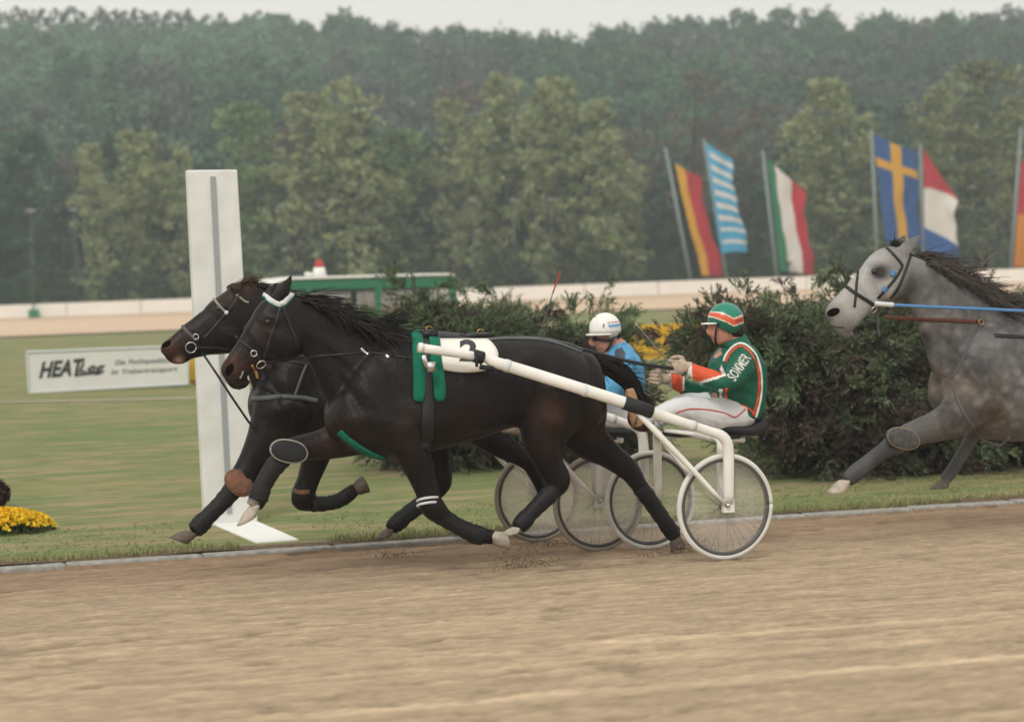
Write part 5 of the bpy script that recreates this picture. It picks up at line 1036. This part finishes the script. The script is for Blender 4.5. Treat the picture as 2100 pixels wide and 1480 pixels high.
# police style van, green with a white roof, seen over the horses
def van():
    Dv = 46.5; c0 = at(512, 566, Dv); gzz = float(gz(c0.x+2, c0.y)); X0, Yv = c0.x, c0.y; L, Wd, Hv = 4.62, 1.8, 1.98-.02
    top = onY(760, 566, Yv).z; Hv = top-gzz
    r = root('van', (X0+L/2, Yv+.4, gzz), 'green van with a white roof and red beacon parked behind the far horse', 'van')
    P = lambda x, y, z: Vector((X0+x, Yv+y, gzz+z))
    prof = [(.1, .38), (.0, .55), (.02, .85), (.14, 1.12), (4.6, 1.12), (4.62, .5), (4.55, .36)]
    bevel(mk('body', *extrude([P(x, 0, z) for x, z in prof], Vector((0, Wd, 0))), M['vangreen'], r, smooth=False), .04, 3)
    rp = [(.52, Hv-.26), (.6, Hv-.14), (.85, Hv-.07), (4.5, Hv-.045), (4.58, Hv-.28)]
    bevel(mk('roof_band', *extrude([P(x, .02, z) for x, z in rp], Vector((0, Wd-.04, 0))), M['vangreen'], r, smooth=False), .02)
    bevel(mk('roof', *extrude([P(x, -.02, z) for x, z in [(.5, Hv-.16), (.62, Hv-.1), (.9, Hv-.045), (4.5, Hv-.02), (4.56, Hv-.05), (4.56, Hv+.0), (4.4, Hv+.03), (1.2, Hv+.015), (.8, Hv-.02), (.55, Hv-.11)]], Vector((0, Wd+.04, 0))), M['white'], r, smooth=False), .01)
    for y0 in (0, Wd-.05):
        for xa, xb, xc, xd in ((.14, .22, .58, .52), (1.22, 1.32, 1.3, 1.22), (2.75, 2.86, 2.86, 2.75), (4.46, 4.6, 4.58, 4.42)): mk('pillar', *extrude([P(xa, y0, 1.1), P(xb, y0, 1.1), P(xc+.04, y0, Hv-.2), P(xd, y0, Hv-.2)], Vector((0, .05, 0))), M['vangreen'], r, smooth=False)
        for xa, xb, xc, xd in ((.24, 1.22, 1.22, .62), (1.32, 2.75, 2.75, 1.32), (2.86, 4.46, 4.44, 2.86)): mk('window', *extrude([P(xa, y0+.02, 1.12), P(xb, y0+.02, 1.12), P(xc, y0+.02, Hv-.26), P(xd, y0+.02, Hv-.26)], Vector((0, .008, 0))), M['glass'], r, smooth=False)
    mk('windscreen', [P(.15, .08, 1.13), P(.15, Wd-.08, 1.13), P(.57, Wd-.12, Hv-.2), P(.57, .12, Hv-.2)]+[P(.165, .08, 1.13), P(.165, Wd-.08, 1.13), P(.585, Wd-.12, Hv-.2), P(.585, .12, Hv-.2)], [[0, 3, 2, 1], [4, 5, 6, 7], [0, 1, 5, 4], [1, 2, 6, 5], [2, 3, 7, 6], [3, 0, 4, 7]], M['glass'], r, smooth=False)
    for x in (.95, 3.6):
        for y0 in (-.01, Wd-.17):
            c = P(x, y0+.09, .32); w = mk('wheel', *tube([c+Vector((0, -.09, 0)), c+Vector((0, -.08, 0)), c+Vector((0, .08, 0)), c+Vector((0, .09, 0))], [.27, .32, .32, .27], 24, ref=Vector((1, 0, 0))), M['rubber'], r); mk('hub_cap', *tube([c+Vector((0, -.1, 0)), c+Vector((0, -.08, 0))], .16, 16, ref=Vector((1, 0, 0))), M['chrome'], w)
    mk('bumper', *box(P(0, Wd/2, .45), (.1, Wd, .16)), M['white'], r, smooth=False)
    for y0 in (.25, Wd-.25): mk('headlight', *ell(P(.01, y0, .78), (.03, .1, .1)), M['glass'], r)
    bx = onY(655, 562, Yv+.6); bz = P(0, 0, Hv).z
    be = mk('beacon', *tube([Vector((bx.x, Yv+.6, bz-.02)), Vector((bx.x, Yv+.6, bz+.2)), Vector((bx.x, Yv+.6, bz+.21))], [.165, .12, .1], 18), M['white'], r); mk('lamp', *ell(Vector((bx.x, Yv+.6, bz+.27)), (.1, .1, .1)), M['red'], be)
    mk('horn', *tube([Vector((bx.x-.32, Yv+.6, bz+.06)), Vector((bx.x-.1, Yv+.6, bz+.06))], [.06, .03], 10), M['white'], r)
van()
# flags on leaning poles behind the barrier
DF = 154
def flagpole(x0, y0, x1, y1, label, D=DF):
    a = at(x0, y0, D); b = at(x1, y1, D); t = (a-b).normalized(); X_, Y_ = b.x, b.y; g = float(gz(X_, Y_)); foot = b+t*((g-.2-b.z)/t.z)
    p = mk('flagpole', *tube([foot, foot.lerp(a, .5), a], [.13, .12, .09], 10), M['pole'], base=Vector((foot.x, foot.y, g))); tag(p, label, 'flagpole', 'flagpoles behind the barrier')
    return p
def flag(TL, TR, BR, BL, colour, label, D=DF, edge=None):
    nu, nv = 44, 60; V, C = [], []
    for j in range(nv+1):
        v = j/nv
        for i in range(nu+1):
            u = i/nu; x = (TL[0]*(1-u)+TR[0]*u)*(1-v)+(BL[0]*(1-u)+BR[0]*u)*v; y = (TL[1]*(1-u)+TR[1]*u)*(1-v)+(BL[1]*(1-u)+BR[1]*u)*v
            x += u*(3.5*math.sin(v*7+TL[0])+2*math.sin(v*17+1)); y += 2.5*u*math.sin(u*5+v*3)
            V.append(at(x, y, D-.12+.28*u*math.sin(u*7+v*4+TL[0])+.1*u*math.sin(v*13+u*9))); C.append(colour(u, v))
    w = nu+1; Fc = [[j*w+i, j*w+i+1, (j+1)*w+i+1, (j+1)*w+i] for j in range(nv) for i in range(nu)]
    o = mk('flag', V, Fc, M['flag'], col=np.array(C), base=V[0]); s_ = o.modifiers.new('thickness', 'SOLIDIFY'); s_.thickness = .015; tag(o, label, 'flag', 'flags on poles behind the barrier')
Kk, Go, Re, Wh, Gr, Bl, Lb = (.003, .003, .004), (.68, .38, .04), (.5, .03, .05), (.75, .72, .68), (.03, .2, .1), (.03, .1, .3), (.08, .42, .66)
flagpole(1364, 302, 1416, 570, 'leaning grey flagpole of the black, yellow and red flag')
flag((1378, 331), (1432, 366), (1483, 566), (1420, 568), lambda u, v: Kk if u < .1+.22*v else (Go if u < .45+.12*v else Re), 'hanging flag in black, yellow and red vertical stripes')
flagpole(1443, 286, 1490, 570, 'leaning grey flagpole of the blue and white striped flag')
flag((1447, 292), (1497, 330), (1533, 515), (1479, 521), lambda u, v: Wh if u > .1 and (v*8.6+.12) % 1 > .6 and v < .97 else Lb, 'long flag in narrow light blue and white horizontal stripes')
flagpole(1564, 308, 1593, 568, 'leaning grey flagpole of the green, white and red flag')
flag((1573, 325), (1648, 396), (1669, 564), (1599, 556), lambda u, v: Gr if u < .2+.08*v else (Wh if u < .62+.07*v else Re), 'hanging flag in green, white and red vertical stripes')
flagpole(1787, 268, 1800, 560, 'faint grey flagpole of the blue flag with the yellow cross')
flag((1791, 276), (1877, 315), (1890, 500), (1815, 496), lambda u, v: Go if .37 < u < .62 or .2 < v < .29 else Bl, 'blue flag with a yellow cross')
flagpole(1887, 294, 1894, 560, 'upright pale flagpole of the red, white and blue flag')
flag((1894, 306), (1962, 412), (1961, 538), (1896, 527), lambda u, v: Re if v < .35*(1-u)+.01 else (Wh if v < .72 else (.035, .12, .36)), 'hanging flag in red, white and blue, twisted at its top corner')
flagpole(2094, 262, 2072, 560, 'grey flagpole leaning to the right at the right edge')
flag((2094, 330), (2165, 362), (2150, 552), (2079, 548), lambda u, v: Re if v < .5-.1*u else (.65, .25, .03), 'red and orange flag cut off by the right edge')
# lamp posts
def lamp_post(x, y, D, label, base=False):
    h = at(x, y, D); X_, Y_ = h.x, h.y; g = float(gz(X_, Y_)); r = root('lamp_post', (X_, Y_, g), label, 'lamp post', 'lamp posts along the far track')
    mk('pole', *tube([(X_, Y_, g-.2), (X_, Y_, h.z)], [.055, .04], 8), M['lamppole'], r); mk('lamp_head', *ell(h, (.36, .3, .13)), mat('lamp_grey', (.2, .19, .2), .5), r)
    if base: mk('base_box', *box((X_, Y_, g+.25), (.62, .5, .7)), M['signgreen'], r, smooth=False)
for x, y, D, l, bb in ((63, 433, 149.2, 'lamp post with a green box at its foot at the far left', True), (152, 431, 156, 'lamp post second from the left edge, behind the barrier', False), (576, 424, 156, 'lamp post just right of the top half of the winning post', False), (655, 421, 157, 'lamp post rising directly above the red beacon', False), (970, 412, 156, 'lamp post leftmost of the three in the middle', False), (1053, 411, 156, 'lamp post central of the three in the middle', False), (1130, 410, 156, 'lamp post rightmost of the three in the middle', False), (1994, 385, 157, 'lamp post right of the red, white and blue flag', False)): lamp_post(x, y, D, l, bb)
# flower bed corner at the left edge
fb = onZ(40, 1088, -.12); r = root('flower_clump', (fb.x, fb.y, -.12), 'clump of bright yellow flowers at the left edge of the lawn', 'flowers')
n = 2600; C = np.stack([fb.x-.16+RNG.normal(0, .19, n), fb.y+RNG.normal(0, .13, n), np.zeros(n)], -1); h = np.clip(1-((C[:, 0]-fb.x+.16)/.45)**2-((C[:, 1]-fb.y)/.36)**2, 0, 1); C[:, 2] = -.12+.17*np.sqrt(h)*RNG.uniform(.55, 1.05, n)+.01; C = C[h > 0]
f = mkquads('blossoms', leafquads(C, .035, .9), M['petal'], r, BASE[r.name], col=np.array([.9, .6, .02])*RNG.uniform(.75, 1.1, (len(C), 1))); f['kind'] = 'stuff'
C2 = C*np.array([1, 1, 1])-np.array([0, 0, .035]); C2[:, 2] = -.12+(C2[:, 2]+.12)*RNG.random(len(C2)); f = mkquads('leaves', leafquads(C2, .05, .35), M['petal'], r, BASE[r.name], col=np.array([.05, .08, .025])*RNG.uniform(.6, 1.2, (len(C2), 1))); f['kind'] = 'stuff'
db = onZ(0, 1040, -.12); r = root('dark_red_plant', (db.x-.05, db.y, -.12), 'dark red leafy plant behind the yellow flowers at the left edge', 'plant')
n = 1500; d = RNG.standard_normal((n, 3)); d /= np.linalg.norm(d, axis=1, keepdims=True); C = np.array([db.x-.08, db.y, .0])+d*np.array([.17, .15, .14])*RNG.random((n, 1))**.4; f = mkquads('leaves', leafquads(C, .06, .5), M['petal'], r, BASE[r.name], col=np.array([.06, .025, .022])*RNG.uniform(.5, 1.3, (n, 1))); f['kind'] = 'stuff'
mk('stem', *tube([(db.x-.08, db.y, -.14), (db.x-.08, db.y, .05)], .01, 6), M['bark'], r)
# sand thrown up by the hooves
def spray(c, n, s, up):
    k = RNG.random((n, 1))**1.6; C = np.array(c)+np.abs(RNG.normal(0, 1, (n, 1)))*np.array([s, 0, 0])+RNG.normal(0, 1, (n, 3))*np.array([.07, .07, .0])+np.array([0, 0, 1])*np.abs(RNG.normal(0, up, (n, 1))); return C, RNG.uniform(.004, .017, n)
Cs, Ss = [], []
for x, y, Y_, n_, s_, u_ in ((1040, 1112, yA-.14, 700, .16, .05), (1392, 1122, yA+.14, 600, .14, .05), (1300, 1128, yA, 300, .3, .02), (790, 1104, yB, 200, .08, .02), (1100, 1118, yB, 300, .2, .03)):
    p = onY(x, y, Y_); p.z = -.055*(p.y-12.45)+.01; a_, b_ = spray(p, n_, s_, u_); Cs.append(a_); Ss.append(b_)
Cs = np.concatenate(Cs); Ss = np.concatenate(Ss); f = mkquads('kicked_up_sand', leafquads(Cs, Ss, .9), M['petal'], col=np.array([.23, .16, .105])*RNG.uniform(.7, 1.2, (len(Cs), 1))); f['kind'] = 'stuff'

# dust drifting behind the hooves
DUST = bpy.data.materials.new('dust'); DUST.use_nodes = True; n_ = DUST.node_tree.nodes; l_ = DUST.node_tree.links; n_.clear()
pv = n_.new('ShaderNodeVolumePrincipled'); pv.inputs['Color'].default_value = (.82, .66, .5, 1); ov = n_.new('ShaderNodeOutputMaterial'); tc = n_.new('ShaderNodeTexCoord')
gr_ = n_.new('ShaderNodeTexGradient'); gr_.gradient_type = 'SPHERICAL'; l_.new(tc.outputs['Object'], gr_.inputs[0]); nz_ = n_.new('ShaderNodeTexNoise'); nz_.inputs['Scale'].default_value = 2.2; nz_.inputs['Detail'].default_value = 4; l_.new(tc.outputs['Object'], nz_.inputs[0])
mr_ = n_.new('ShaderNodeMapRange'); mr_.inputs[1].default_value = .42; mr_.inputs[2].default_value = .7; mr_.inputs[3].default_value = 0; mr_.inputs[4].default_value = 48; l_.new(nz_.outputs[0], mr_.inputs[0])
mu_ = n_.new('ShaderNodeMath'); mu_.operation = 'MULTIPLY'; l_.new(gr_.outputs[0], mu_.inputs[0]); l_.new(mr_.outputs[0], mu_.inputs[1]); l_.new(mu_.outputs[0], pv.inputs['Density']); l_.new(pv.outputs[0], ov.inputs['Volume'])
for x, y, Y_, sx, sz in ((1075, 1112, yA-.1, .3, .12), (1400, 1112, yA+.16, .26, .13), (790, 1098, yB+.1, .16, .08)):
    p = onY(x, y, Y_); v, f = ell((0, 0, 0), (1, 1, 1)); d = mk('dust', v, f, DUST); d.location = p; d.scale = (sx, .16, sz); d['kind'] = 'stuff'
